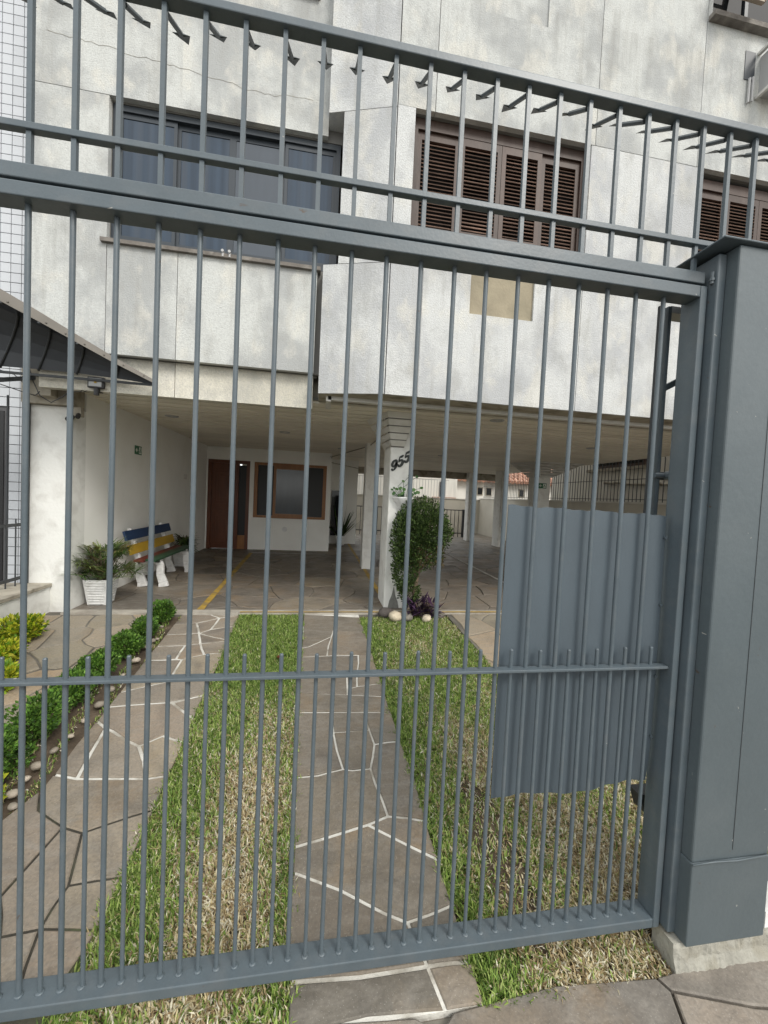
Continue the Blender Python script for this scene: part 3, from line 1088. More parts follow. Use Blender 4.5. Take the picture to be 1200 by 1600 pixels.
# upper right window: frame, propped-out louvred leaves, sill
mb = MB()
mb.box(3.66, 5.4, YR+.06, YR+.11, 4.955, 5.0); mb.box(3.66, 3.70, YR+.06, YR+.11, 5.0, 6.0); mb.box(5.36, 5.4, YR+.06, YR+.11, 5.0, 6.0)
mb.box(4.1, 4.14, YR+.06, YR+.11, 5.0, 6.0)
w3 = obj('awning_window', mb, M['alu'], bld)
mb = MB(); mb.box(3.70, 5.36, YR+.08, YR+.09, 5.0, 6.0); obj('pane', mb, M['glass_dark'], w3)
mb = MB(); mb.box(3.62, 5.45, YR-.07, YR+.055, 4.90, 4.948); obj('window_sill', mb, M['sill'], w3)
def tilted_leaf(x0, x1, ztop, zb, out, m):
    b = MB()
    p0 = Vector((x0, YR+.02, ztop)); p1 = Vector((x0, YR-out, zb))
    d = p1-p0; ex = Vector((x1-x0, 0, 0))
    b.bar(p0, p1, .05, .03, up=(0, 0, 1)); b.bar(p0+ex, p1+ex, .05, .03, up=(0, 0, 1))
    b.bar(p1, p1+ex, .03, .05, up=d); b.bar(p0, p0+ex, .03, .05, up=d)
    fr = obj('shutter_frame', b, m, w3)
    n = 12
    for s in range(1, n):
        q = MB(); c = p0+d*(s/n)
        q.bar(c+ex*.06, c+ex*.94, .045, .008, up=(0, .5, .86))
        obj('slat', q, m, w3)
tilted_leaf(3.68, 4.05, 6.0, 5.0, .16, M['wood_pale'])
# air conditioner in its grille cage
ac = obj('air_conditioner', MB().box(4.27, 4.88, 3.36, YR+.01, 4.30, 4.70), M['pvc'], bld)
mb = MB(); mb.bar((4.24, 3.335, 4.28), (4.90, 3.335, 4.28), .03, .03); mb.bar((4.24, 3.335, 4.72), (4.90, 3.335, 4.72), .03, .03)
mb.bar((4.24, 3.335, 4.28), (4.24, 3.335, 4.72), .03, .03); mb.bar((4.90, 3.335, 4.28), (4.90, 3.335, 4.72), .03, .03)
mb.bar((4.24, 3.335, 4.28), (4.24, YR-.005, 4.28), .03, .03); mb.bar((4.24, 3.335, 4.72), (4.24, YR-.005, 4.72), .03, .03)
obj('cage_frame', mb, M['trim'], ac)
for k in range(10):
    mb = MB(); z = 4.31+k*.042
    mb.bar((4.26, 3.335, z), (4.88, 3.335, z), .03, .008, up=(0, .6, .8))
    obj('grille_slat', mb, M['trim'], ac)
mb = MB(); mb.box(4.08, 4.20, YR-.006, YR-.001, 4.44, 4.72); obj('vent_opening', mb, M['alu'], bld)
mb = MB(); mb.tube([(4.13, YR-.02, 4.44), (4.13, YR-.02, 4.20)], .012, 6); mb.tube([(4.17, YR-.02, 4.46), (4.17, YR-.02, 4.22)], .012, 6)
obj('pipe', mb, M['pvc'], bld)
# trim strip along the slab edge and gutter end
mb = MB(); mb.box(.02, XR-.03, 3.80, 3.86, CZ-.035, CZ+.018); obj('edge_trim', mb, M['trim'], bld)
mb = MB(); mb.box(.0, .05, 3.80, 4.16, CZ-.05, CZ+.018); obj('edge_trim', mb, M['trim'], bld)
mb = MB(); mb.raw([(-.07, 3.76, CZ), (.52, 3.59, CZ), (XR-.02, 3.59, CZ), (XR-.02, 4.068, CZ), (-.07, 4.068, CZ),
                   (-.07, 3.76, CZ+.015), (.52, 3.59, CZ+.015), (XR-.02, 3.59, CZ+.015), (XR-.02, 4.068, CZ+.015), (-.07, 4.068, CZ+.015)],
                  [(0, 4, 3, 2, 1), (5, 6, 7, 8, 9), (0, 1, 6, 5), (1, 2, 7, 6), (2, 3, 8, 7), (3, 4, 9, 8), (4, 0, 5, 9)])
obj('soffit', mb, M['beam'], bld)
# crack-like seam bead
mb = MB()
pts = [(-1.95+.0*i, YL-.001, 3.9) for i in range(1)]
xs = -2.5
pts = []
z = 3.80
x = -2.45
while x < -.2:
    pts.append((x, YL-.0015, z)); x += rnd.uniform(.03, .08); z += rnd.uniform(-.02, .022)
mb.tube(pts, .0011, 4); obj('crack', mb, M['beam'], bld)

# ceiling: boards across
ceil = obj('ceiling', MB().box(-2.62, XR-.04, 4.07, 12.3, CZ+.014, CZ+.04), M['joint'], bld)
y = 4.075; bw = .2; src = None
while y < 12.25:
    if src is None:
        q = MB(); q.box(-2.459, XR-.05, y+.018, y+bw-.018, CZ-.012, CZ+.013)
        src = obj('ceiling_board', q, M['ceil'], ceil, origin=(1.6, y, CZ))
    else:
        inst(src, (1.6, y, CZ+rnd.uniform(-.0015, .0015)), ceil)
    y += bw
for lx, ly in ((1.915, 4.19), (2.43, 7.9), (4.16, 5.6), (-1.97, 5.5), (-.6, 6.2), (.35, 7.8)):
    l = MB(); l.lathe(lx, ly, [(.085, CZ-.001), (.08, CZ-.02), (.055, CZ-.022), (.05, CZ-.012)], 20)
    tag(obj('ceiling_lamp', l, M['pvc'], bld, smooth=False))
# rear edge beam and downstand
mb = MB(); mb.box(-2.4, XR-.05, 12.30, 12.5, CZ-.22, CZ+.04); obj('beam', mb, M['beam'], bld)

# left wall, its end pier, back walls
mb = MB(); mb.box(-2.62, -2.46, 4.55, 8.90, FZ, CZ+.012); obj('wall', mb, M['white'], bld)
mb = MB(); mb.box(-2.86, -2.457, 4.30, 4.549, -1.5, .74); obj('pier', mb, M['white_worn'], bld, bevel=.006)
mb = MB(); mb.box(-2.84, -2.45, 4.22, 4.50, .742, 1.15); mb.box(-2.7, -2.53, 4.12, 4.22, .80, 1.12); obj('pier_head', mb, M['beam'], bld)
bwm = MB()
YB = 8.90
D = (-2.43, -1.57, .65)                 # door opening
W = (-1.475, .085, -.57, .64)           # window opening
bwm.box(-2.46, D[0], YB, YB+.15, FZ, CZ-.002)
bwm.box(D[0], D[1], YB, YB+.15, D[2], CZ-.002)
bwm.box(D[1], W[0], YB, YB+.15, FZ, CZ-.002)
bwm.box(W[0], W[1], YB, YB+.15, FZ, W[2]); bwm.box(W[0], W[1], YB, YB+.15, W[3], CZ-.002)
bwm.box(W[1], .19, YB, YB+.15, FZ, CZ-.002)
bwm.box(.04, .19, YB+.15, 10.5, FZ, CZ-.002)
obj('wall', bwm, M['white'], bld)
mb = MB(); mb.box(.19, .92, 10.35, 10.5, FZ, CZ-.002); obj('wall', mb, M['white'], bld)
mb = MB(); mb.box(.25, .49, 10.30, 10.348, FZ+.22, .12); obj('dark_panel', mb, M['glass_dark'], bld)
# entrance door
fr = MB()
fr.box(D[0], D[0]+.07, YB-.012, YB+.1, FZ, D[2]); fr.box(D[1]-.07, D[1], YB-.012, YB+.1, FZ, D[2])
fr.box(D[0]+.07, D[1]-.07, YB-.012, YB+.1, D[2]-.07, D[2]); fr.box(-1.87, -1.80, YB-.010, YB+.1, FZ, D[2]-.07)
door = obj('entrance_door', fr, M['doorwood'], bld)
leaf = MB(); leaf.box(-2.36, -1.87, YB+.03, YB+.07, FZ+.01, D[2]-.07)
lf = obj('door_leaf', leaf, M['doorwood'], door)
for za, zb in ((-1.18, -.42), (-.30, .46)):
    q = MB()
    q.box(-2.30, -1.93, YB+.018, YB+.0295, za, zb)
    q.box(-2.25, -1.98, YB+.008, YB+.018, za+.06, zb-.06)
    q.box(-2.19, -2.04, YB-.002, YB+.008, za+.14, zb-.14)
    obj('door_panel', q, M['doorwood'], door, bevel=.008)
q = MB(); q.box(-1.80, -1.64, YB+.05, YB+.06, FZ+.3, D[2]-.1); obj('pane', q, M['black'], door)
q = MB(); q.box(-1.80, -1.64, YB+.03, YB+.08, FZ, FZ+.3); obj('door_panel', q, M['winwood'], door)
q = MB(); q.tube([(-1.915, YB-.02, -.38), (-1.915, YB-.02, -.12)], .010, 8); obj('handle', q, M['pvc'], door)
# lobby window
fr = MB()
fr.box(W[0], W[0]+.075, YB-.02, YB+.08, W[2], W[3]); fr.box(W[1]-.075, W[1], YB-.02, YB+.08, W[2], W[3])
fr.box(W[0]+.075, W[1]-.075, YB-.02, YB+.08, W[2], W[2]+.05); fr.box(W[0]+.075, W[1]-.075, YB-.02, YB+.08, W[3]-.055, W[3])
lw = obj('lobby_window', fr, M['winwood'], bld)
sash = MB()
sx0, sx1 = -1.06, -.33
sash.box(sx0, sx0+.055, YB-.045, YB-.021, W[2]+.0, W[3]-.0); sash.box(sx1-.055, sx1, YB-.045, YB-.021, W[2], W[3])
sash.box(sx0+.055, sx1-.055, YB-.045, YB-.021, W[2], W[2]+.10); sash.box(sx0+.055, sx1-.055, YB-.045, YB-.021, W[3]-.13, W[3])
obj('sash', sash, M['winwood'], lw)
obj('pane', MB().box(sx0+.056, sx1-.056, YB-.035, YB-.030, W[2]+.101, W[3]-.131), M['curtain'], lw)
obj('pane', MB().box(W[0]+.056, sx0-.001, YB+.03, YB+.035, W[2]+.051, W[3]-.056), M['black'], lw)  # open side of the window: dark interior put in as a black sheet
obj('pane', MB().box(sx1+.001, W[1]-.056, YB+.03, YB+.035, W[2]+.051, W[3]-.056), M['black'], lw)  # other open side, its darkness likewise painted on a sheet
mb = MB(); mb.tube([(-.79, YB-.025, -.81), (-.79, YB-.001, -.81)], .055, 20); mb.tube([(-.79, YB-.04, -.81), (-.79, YB-.026, -.81)], .022, 14)
obj('round_fitting', mb, M['potwhite'], bld)
mb = MB(); mb.box(.14, .19, YB-.12, YB-.001, .80, .85); mb.tube([(.16, YB-.12, .83), (.14, YB-.2, .80)], .03, 10)
obj('security_camera', mb, M['potwhite'], bld)
# conduit along ceiling to column
mb = MB(); mb.tube([(.17, YB-.1, .84), (.5, 7.9, .88), (.8, 6.95, .90), (.86, 5.0, .915)], .010, 6)
mb.tube([(.19, YB-.05, .72), (.92, 10.2, .72)], .010, 6)
obj('conduit', mb, M['beam'], bld)
# emergency sign on the left wall
def exit_sign(axis, x, y, z, w=.19, h=.115, n='exit_sign'):
    b = MB(); b2 = MB()
    if axis == 'x':
        b.box(x, x+.006, y-w/2, y+w/2, z-h/2, z+h/2)
        f = lambda a, c, e, g: b2.box(x+.0062, x+.0078, y-w/2+a*w, y-w/2+c*w, z-h/2+e*h, z-h/2+g*h)
    else:
        b.box(x-w/2, x+w/2, y-.006, y, z-h/2, z+h/2)
        f = lambda a, c, e, g: b2.box(x-w/2+a*w, x-w/2+c*w, y-.0078, y-.0062, z-h/2+e*h, z-h/2+g*h)
    o = obj(n, b, M['sign_green'], bld)
    f(.58, .92, .12, .88)                      # door field
    f(.10, .16, .40, .60); f(.16, .45, .46, .54); f(.16, .22, .34, .66); f(.22, .28, .26, .74)   # arrow
    obj('pictogram', b2, M['sign_white'], o)
    b3 = MB()
    if axis == 'x':
        g = lambda a, c, e, k: b3.box(x+.0080, x+.0090, y-w/2+a*w, y-w/2+c*w, z-h/2+e*h, z-h/2+k*h)
    else:
        g = lambda a, c, e, k: b3.box(x-w/2+a*w, x-w/2+c*w, y-.0090, y-.0080, z-h/2+e*h, z-h/2+k*h)
    g(.72, .79, .70, .82); g(.68, .80, .44, .68); g(.62, .70, .20, .44); g(.78, .86, .24, .46)   # running figure
    obj('running_figure', b3, M['sign_green'], o)
exit_sign('x', -2.459, 5.72, .475)
mb = MB(); mb.box(-2.459, -2.448, 7.50, 7.62, .16, .25); obj('switch_plate', mb, M['trim'], bld)

# columns
def column(x0, x1, y0, y1, top=CZ-.003):
    b = MB(); b.box(x0, x1, y0, y1, FZ, top)
    return obj('column', b, M['white_worn'], bld, bevel=.008)
c955 = column(.752, .985, 4.40, 4.86)
column(.735, .935, 6.80, 7.08)
c3 = column(4.70, 4.99, 8.0, 8.40)
column(5.07, 5.27, 10.6, 11.0)
column(4.66, 4.93, 12.0, 12.28)
def bare(pts, y, parent=None):
    b = MB()
    b.raw([(x, y, z) for x, z in pts]+[(x, y+.002, z) for x, z in pts], [tuple(range(len(pts)))]+[(i, (i+1) % len(pts), len(pts)+(i+1) % len(pts), len(pts)+i) for i in range(len(pts))])
    return b
o = obj('bare_patch', bare([(.80, -1.279), (.93, -1.279), (.915, -1.20), (.885, -1.13), (.862, -1.02), (.842, -1.12), (.815, -1.19)], 4.3975), M['rockpatch'], c955); o['label'] = 'grey patch of bare plaster at the column foot'
# stepped timber capital under the ceiling on the numbered column
def capital(parent, corner, pts_top, pts_bot, z_top, z_bot, n=5):
    """flared face made of n lapped boards between two edges"""
    t0, t1 = Vector(pts_top[0]), Vector(pts_top[1]); b0, b1 = Vector(pts_bot[0]), Vector(pts_bot[1])
    for k in range(n):
        s0, s1 = k/n, (k+1)/n-.035
        b = MB()
        q = []
        for s, o in ((s0, 0.0), (s1, .02)):
            for e, ee in ((t0, b0), (t1, b1)):
                p = e.lerp(ee, s)
                q.append(p)
        nrm = (q[1]-q[0]).cross(q[2]-q[0]).normalized()*.012
        if nrm.dot(Vector(corner)) > 0: nrm = -nrm
        f = [p - nrm for p in q]
        b.raw([*q, *f], [(0, 1, 3, 2), (4, 6, 7, 5), (0, 4, 5, 1), (2, 3, 7, 6), (0, 2, 6, 4), (1, 5, 7, 3)])
        obj('capital_board', b, M['trim'], parent)
zb, zt = .575, .925
cx0, cx1, cy0, cy1 = .752, .985, 4.40, 4.86
capital(c955, (0, 1, 0), [(.66, 4.17, zt), (.975, 4.17, zt)], [(.752, 4.388, zb), (.90, 4.388, zb)], zt, zb)
capital(c955, (1, 0, 0), [(.50, 4.75, zt), (.66, 4.17, zt)], [(.74, 4.80, zb), (.74, 4.40, zb)], zt, zb)
cf = MB()  # core behind the boards
cf.raw([(.66, 4.185, zt), (.975, 4.185, zt), (.90, 4.395, zb), (.752, 4.395, zb), (.975, 4.395, zt), (.66, 4.395, zt)],
       [(0, 1, 2, 3), (1, 4, 2), (0, 3, 5)])
obj('capital_core', cf, M['joint'], c955)
# capital on the far right column
capital(c3, (0, 1, 0), [(4.55, 7.72, CZ-.01), (5.62, 7.72, CZ-.01)], [(4.70, 7.99, .60), (5.0, 7.99, .60)], 0, 0, 6)
capital(c3, (1, 0, 0), [(4.22, 8.45, CZ-.01), (4.55, 7.72, CZ-.01)], [(4.69, 8.40, .60), (4.69, 8.0, .60)], 0, 0, 6)
capital(c3, (-1, 0, 0), [(5.62, 7.72, CZ-.01), (5.62, 8.45, CZ-.01)], [(5.0, 8.0, .60), (5.0, 8.4, .60)], 0, 0, 6)
exit_sign('y', 4.80, 7.995, .42)

# house number 955: heavy figures with ball ends, climbing to the right
def ribbon(b, pts, ws, y, th):
    L, R = [], []
    n = len(pts)
    for k in range(n):
        a = pts[max(k-1, 0)]; c = pts[min(k+1, n-1)]
        dx, dz = c[0]-a[0], c[1]-a[1]
        l = math.hypot(dx, dz) or 1
        nx, nz = -dz/l*ws[k]/2, dx/l*ws[k]/2
        L.append((pts[k][0]+nx, pts[k][1]+nz)); R.append((pts[k][0]-nx, pts[k][1]-nz))
    for k in range(n-1):
        q = [L[k], R[k], R[k+1], L[k+1]]
        vs = [(p[0], y, p[1]) for p in q] + [(p[0], y-th, p[1]) for p in q]
        b.raw(vs, [(0, 1, 2, 3), (7, 6, 5, 4), (0, 4, 5, 1), (1, 5, 6, 2), (2, 6, 7, 3), (3, 7, 4, 0)])
def arc(cx, cz, rx, rz, a0, a1, n=14):
    return [(cx+rx*math.cos(math.radians(a0+(a1-a0)*k/n)), cz+rz*math.sin(math.radians(a0+(a1-a0)*k/n))) for k in range(n+1)]
def ball(b, x, z, r, y, th):
    n = 12
    vs = [(x+r*math.cos(2*math.pi*i/n), y, z+r*math.sin(2*math.pi*i/n)) for i in range(n)]
    vs += [(p[0], y-th, p[2]) for p in vs]
    b.raw(vs, [tuple(range(n)), tuple(reversed(range(n, 2*n)))] + [(i, n+i, n+(i+1) % n, (i+1) % n) for i in range(n)])
def digit(ch, ox, oz, h, y):
    b = MB(); th = .008
    T = lambda p: (ox+(p[0])*h+p[1]*h*.12, oz+p[1]*h+p[0]*h*.5)
    def st(pts, ws): ribbon(b, [T(p) for p in pts], [w*h*1.3 for w in ws], y, th)
    if ch == '5':
        st([(.13, .92), (.30, .90), (.47, .96)], [.10, .17, .09])
        st([(.14, .95), (.12, .55)], [.08, .09])
        bowl = arc(.27, .31, .22, .27, 140, -150)
        st(bowl, [.07+.13*math.sin(math.pi*k/14) for k in range(15)])
        c = T((.12, .20)); ball(b, c[0], c[1], .09*h, y, th)
    else:
        ring = arc(.27, .68, .20, .27, 0, 360, 20)
        st(ring, [.13+.05*abs(math.cos(math.pi*k/10)) for k in range(21)])
        tail = [(.47, .68), (.48, .50), (.44, .28), (.34, .10), (.20, .05), (.10, .14)]
        st(tail, [.17, .18, .17, .13, .08, .09])
        c = T((.12, .20)); ball(b, c[0], c[1], .09*h, y, th)
    return obj('digit', b, M['number'], c955)
digit('9', .756, .290, .125, 4.398)
digit('5', .828, .342, .125, 4.398)
digit('5', .900, .394, .125, 4.398)

# ------------------------------------------------------------------ canopy, floodlight, cables at the left entrance
can = thing('entrance_canopy', (-2.2, 3.8, .9), 'dark curved sheet canopy with grey edge flashing over the left entrance', 'canopy')
Fpx = [(-160, 395, 3.0), (-60, 436, 3.1), (0, 470, 3.2), (60, 502, 3.35), (120, 535, 3.52), (180, 568, 3.68), (243, 600, 3.85)]
Tpx = [(-160, 565, 3.9), (-60, 568, 3.9), (0, 572, 3.9), (60, 577, 3.9), (120, 583, 3.9), (180, 591, 3.9), (243, 601, 3.9)]
FC = [on_y(*p) for p in Fpx]; TC = [on_y(*p) for p in Tpx]
mb = MB()
NS = 8
grid = []
for a, c in zip(FC, TC):
    row = []
    for s in range(NS+1):
        t = s/NS
        k = (a-c).length
        row.append(a.lerp(c, t) + Vector((0, .22*k, .30*k))*math.sin(math.pi*t)*.9)
    grid.append(row)
for th in (0, 1):
    off = Vector((0, 0, .012*th))
    for i in range(len(grid)-1):
        for s in range(NS):
            q = [grid[i][s]+off, grid[i+1][s]+off, grid[i+1][s+1]+off, grid[i][s+1]+off]
            mb.face(q if th else q[::-1])
obj('sheet', mb, M['canopy'], can, smooth=True)
for i in (1, 2, 3, 4, 5):
    b = MB(); b.tube([p-Vector((0, 0, .012)) for p in grid[i]], .010, 6); obj('rib', b, M['darkmetal'], can, smooth=True)
b = MB()
hts = [.105, .095, .085, .075, .062, .048, .03]
for (i, h) in enumerate(hts[:-1]):
    a, c = FC[i], FC[i+1]
    h2 = hts[i+1]
    vs = [a, c, c+Vector((0, .0, h2)), a+Vector((0, .0, h))]
    vs2 = [v+Vector((0, .02, 0)) for v in vs]
    b.raw([*vs, *vs2], [(0, 1, 2, 3), (7, 6, 5, 4), (0, 4, 5, 1), (3, 2, 6, 7)])
obj('flashing', b, M['fascia'], can)
for i in range(6):
    for t in (.2, .7):
        p = FC[i].lerp(FC[i+1], t) + Vector((0, -.004, .022))
        q = MB(); q.tube([p+Vector((0, .006, 0)), p-Vector((0, .004, 0))], .006, 6); obj('rivet', q, M['fascia'], can)
b = MB(); b.bar(TC[0]+Vector((0, 0, -.01)), TC[-1]+Vector((0, 0, -.005)), .022, .02); obj('tie_bar', b, M['darkmetal'], can)
b = MB(); b.bar(on_y(-120, 600, 3.7), on_y(62, 590, 4.15), .03, .035); obj('tie_bar', b, M['darkmetal'], can)

fl = thing('floodlight', (-2.045, 3.93, .905), 'small black framed floodlight under the canopy beside the garage beam', 'floodlight')
b = MB(); b.box(-2.115, -1.98, 3.915, 3.945, .86, .958); obj('housing', b, M['black'], fl, bevel=.004)
b = MB(); b.box(-2.100, -1.995, 3.908, 3.914, .873, .945); obj('lens', b, M['ledlight'], fl)
b = MB(); b.box(-2.055, -2.035, 3.905, 3.9075, .90, .92); obj('led_chip', b, M['yellow'], fl)
b = MB(); b.box(-2.06, -2.03, 3.92, 4.01, .835, .858); b.tube([(-2.045, 3.93, .858), (-2.045, 3.93, .80)], .022, 10); obj('bracket', b, M['black'], fl)
cab = MB()
for pts in ([(45, 572), (52, 596), (62, 618), (80, 629), (98, 620), (108, 612), (126, 612), (140, 600)], [(-60, 560), (0, 600), (35, 612), (55, 618), (62, 612)],
            [(108, 612), (122, 603), (132, 612), (150, 604)], [(0, 578), (22, 585), (45, 606)]):
    cab.tube([on_y(x, y, 3.97 if x > 60 else 4.1) for x, y in pts], .0045, 6)
tag(obj('cable', cab, M['black'], origin=(-2.4, 3.97, .75)), 'loose black cables drooping from the canopy to the floodlight', 'cable')
sn = thing('motion_sensor', (-2.40, 4.20, .70), 'small dark sensor box hanging at the top of the left garage wall', 'sensor')
b = MB(); b.box(-2.46, -2.34, 4.24, 4.30, .645, .735); obj('box', b, M['beam'], sn, bevel=.005)
b = MB(); b.tube([(-2.42, 4.24, .64), (-2.42, 4.19, .60)], .028, 10); b.tube([(-2.36, 4.24, .66), (-2.34, 4.19, .63)], .02, 10); obj('sensor_head', b, M['black'], sn)

# ------------------------------------------------------------------ neighbour's tiled building, low retaining wall, railing (left)
tb = thing('tiled_building', (-4.6, 4.7, -1.5), 'neighbouring building clad in small white square tiles at the far left', 'building')
mb = MB(); mb.box(-8.0, -2.88, 4.725, 6.2, -1.6, 7.6); obj('wall', mb, M['grout'], tb)
tsrc = None
cnt = 0
zt = -1.35
DOOR = (-4.4, -3.33, .72)
tiles = []
zz = -1.40
tp = .0985
while zz < 6.6:
    for k in range(0, 44):
        x1 = -2.885-k*tp
        x0 = x1-tp
        if x1 > DOOR[0] and x0 < DOOR[1] and zz < DOOR[2]:
            continue
        # inside the photograph's view only; the rest is joined
        tiles.append((x0, x1, zz))
    zz += tp
tiles.sort(key=lambda t: -t[1])
joined = MB()
for (x0, x1, z0) in tiles:
    if cnt < 290 and -.9 < z0 < 6.2 and x0 > -3.35:
        if tsrc is None:
            q = MB(); q.box(x0+.0035, x1-.0035, 4.712, 4.7245, z0+.0035, z0+tp-.0035)
            tsrc = obj('wall_tile', q, M['tile'], tb, origin=(x0, 4.712, z0))
        else:
            inst(tsrc, (x0, 4.712+rnd.uniform(-.0006, .0006), z0), tb)
        cnt += 1
    else:
        joined.box(x0+.0035, x1-.0035, 4.712, 4.7245, z0+.0035, z0+tp-.0035)
tag(obj('wall_tiles', joined, M['tile'], tb), kind='stuff')
mb = MB(); mb.box(DOOR[0], DOOR[1], 4.715, 4.7245, -1.5, DOOR[2]); obj('dark_doorway', mb, M['black'], tb)

rw = thing('retaining_wall', (-2.8, 2.7, -1.6), 'low white rendered wall running from the gate to the pier at left', 'wall')
mb = MB(); mb.box(-2.98, -2.62, 1.28, 4.298, -1.75, -1.035); obj('wall', mb, M['white_worn'], rw)
mb = MB(); mb.box(-3.02, -2.60, 1.28, 4.297, -1.034, -1.0); obj('coping', mb, M['beam'], rw, bevel=.004)
rl = thing('entrance_railing', (-2.82, 3.2, -1.0), 'black steel railing with thin upright bars on the low white wall', 'railing')
b = MB(); b.bar((-2.82, 1.4, -.42), (-2.82, 4.22, -.42), .03, .012, up=(1, 0, 0)); obj('rail', b, M['darkmetal'], rl)
b = MB(); b.bar((-2.82, 1.4, -.93), (-2.82, 4.22, -.93), .03, .012, up=(1, 0, 0)); obj('rail', b, M['darkmetal'], rl)
bs = None
for k in range(24):
    y = 1.5+k*.115
    if bs is None:
        q = MB(); q.tube([(-2.82, y, -.998), (-2.82, y, -.36)], .006, 6); bs = obj('bar', q, M['darkmetal'], rl, origin=(-2.82, y, -.998))
    else:
        inst(bs, (-2.82, y, -.998), rl)
gp = thing('side_gate', (-2.82, 4.2, -1.0), 'tall dark steel entrance gate bars and post beneath the canopy', 'gate')
b = MB(); b.box(-2.845, -2.80, 4.24, 4.285, -.999, .78); obj('post', b, M['darkmetal'], gp)
for dx in (.16, .26, .56, .66):
    b = MB(); b.box(-2.82-dx, -2.808-dx, 4.25, 4.262, -.999, .80); obj('bar', b, M['darkmetal'], gp)

# ------------------------------------------------------------------ boundary walls, spiked fence and neighbours (right and rear)
rb = thing('boundary_wall', (6.4, 8.5, -1.3), 'cream boundary wall along the right side of the garage', 'wall')
mb = MB(); mb.box(6.3, 6.5, 1.2, 15.0, -1.8, .11); obj('wall', mb, M['boundary'], rb)
mb = MB(); mb.box(6.28, 6.52, 1.2, 15.0, .111, .145); obj('coping', mb, M['farwall'], rb)
fb = thing('boundary_wall', (3.0, 15.1, -1.3), 'cream boundary wall across the rear, behind the dark handrail', 'wall')
mb = MB(); mb.box(-3, 6.5, 15.01, 15.2, -1.8, .06); obj('wall', mb, M['boundary'], fb)
mb = MB(); mb.box(-3, 6.5, 14.98, 15.23, .061, .09); obj('coping', mb, M['farwall'], fb)
fn = thing('security_fence', (6.4, 8.5, .145), 'rusty steel bar fence curving inward at the top, on the right boundary wall', 'fence')
mb = MB()
y = 2.0
while y < 14.9:
    mb.tube([(6.4, y, .145), (6.4, y, .98), (6.385, y, 1.10), (6.32, y, 1.19), (6.20, y, 1.235)], .0085, 5, caps=False)
    y += .105
tag(obj('fence_bars', mb, M['darkmetal'], fn), kind='stuff')
for z, x in ((.20, 6.4), (.62, 6.4), (1.235, 6.20)):
    b = MB(); b.bar((x, 2.0, z), (x, 14.9, z), .022, .012); obj('rail', b, M['darkmetal'], fn)
fr2 = thing('security_fence', (2, 15.1, .09), 'pale steel bar fence standing on the rear boundary wall', 'fence')
mb = MB()
x = -2.8
while x < 5.0:
    mb.tube([(x, 15.1, .09), (x, 15.1, .80)], .010, 4, caps=False); x += .12
tag(obj('fence_bars', mb, M['pvc'], fr2), kind='stuff')
b = MB(); b.bar((-2.8, 15.1, .8), (5.0, 15.1, .8), .03, .02); obj('rail', b, M['pvc'], fr2)
hr = thing('rear_railing', (3.4, 13.2, FZ), 'dark steel handrail with upright bars at the rear of the garage', 'railing')
b = MB(); b.bar((.2, 13.2, -.33), (5.0, 13.2, -.33), .04, .03); obj('rail', b, M['darkmetal'], hr)
b = MB(); b.bar((.2, 13.2, -1.14), (5.0, 13.2, -1.14), .04, .03); obj('rail', b, M['darkmetal'], hr)
q = None
for k in range(33):
    x = .3+k*.145
    if q is None:
        b = MB(); b.box(x-.009, x+.009, 13.19, 13.21, FZ, -.345); q = obj('bar', b, M['darkmetal'], hr, origin=(x, 13.2, FZ))
    else:
        inst(q, (x, 13.2, FZ), hr)
b = MB(); b.box(4.93, 5.0, 13.15, 13.24, FZ, -.30); obj('post', b, M['darkmetal'], hr)

nb = thing('neighbour_house', (9.5, 8.5, -1.3), 'white neighbouring house wall behind the curved security fence', 'house')
mb = MB(); mb.box(7.3, 14, 2.0, 11.6, -1.5, 4.2); obj('wall', mb, M['farwall'], nb)
b = MB(); b.box(7.24, 7.299, 7.6, 9.9, .95, 1.02); obj('ledge', b, M['beam'], nb)
b = MB(); b.box(7.28, 7.298, 7.9, 9.6, 1.03, 2.0); w = obj('window', b, M['wood'], nb)
b = MB(); b.box(7.26, 7.279, 8.0, 8.7, 1.1, 1.9); obj('pane', b, M['glass_dark'], w)
b = MB(); b.box(7.26, 7.279, 8.8, 9.5, 1.1, 1.9); obj('pane', b, M['glass_dark'], w)
b = MB(); b.tube([(7.27, 3.0, .62), (7.27, 6.2, .60), (7.27, 7.2, .56), (7.27, 8.6, .60), (7.27, 8.6, .64), (7.27, 9.2, .64)], .03, 6); obj('pipe', b, M['beam'], nb)
nh = thing('neighbour_house', (9, 21, -1.3), 'low cream house with a terracotta tiled roof beyond the rear wall', 'house')
mb = MB(); mb.box(6.4, 14, 20, 26, -1.5, 1.12); obj('wall', mb, M['farwall'], nh)
rf = MB(); rf.raw([(5.9, 19.6, 1.10), (14.4, 19.6, 1.10), (14.4, 23, 2.9), (7.6, 23, 2.9), (5.9, 26.4, 1.1), (14.4, 26.4, 1.1)],
                  [(0, 1, 2, 3), (0, 3, 4), (4, 3, 2, 5), (0, 4, 5, 1)])
rfo = obj('roof', rf, M['roof'], nh)
tsr = None
for r_ in range(10):
    for k in range(28):
        t = r_/10
        x = 6.0+t*1.7+k*.27
        if x > 12.8: continue
        p = Vector((x, 19.6+3.4*t, 1.12+1.8*t))
        if tsr is None:
            q = MB(); d = Vector((0, .38, .20))
            q.tube([p, p+d], [.115, .09], 7); tsr = obj('roof_tile', q, M['roof'], nh, origin=p)
        else:
            inst(tsr, p, nh)
for x in (8.2, 8.7, 10.6):
    b = MB(); b.box(x, x+.35, 19.97, 19.999, .35, .8); w = obj('window', b, M['beam'], nh)
    b = MB(); b.box(x+.05, x+.3, 19.95, 19.969, .40, .75); obj('pane', b, M['glass_dark'], w)
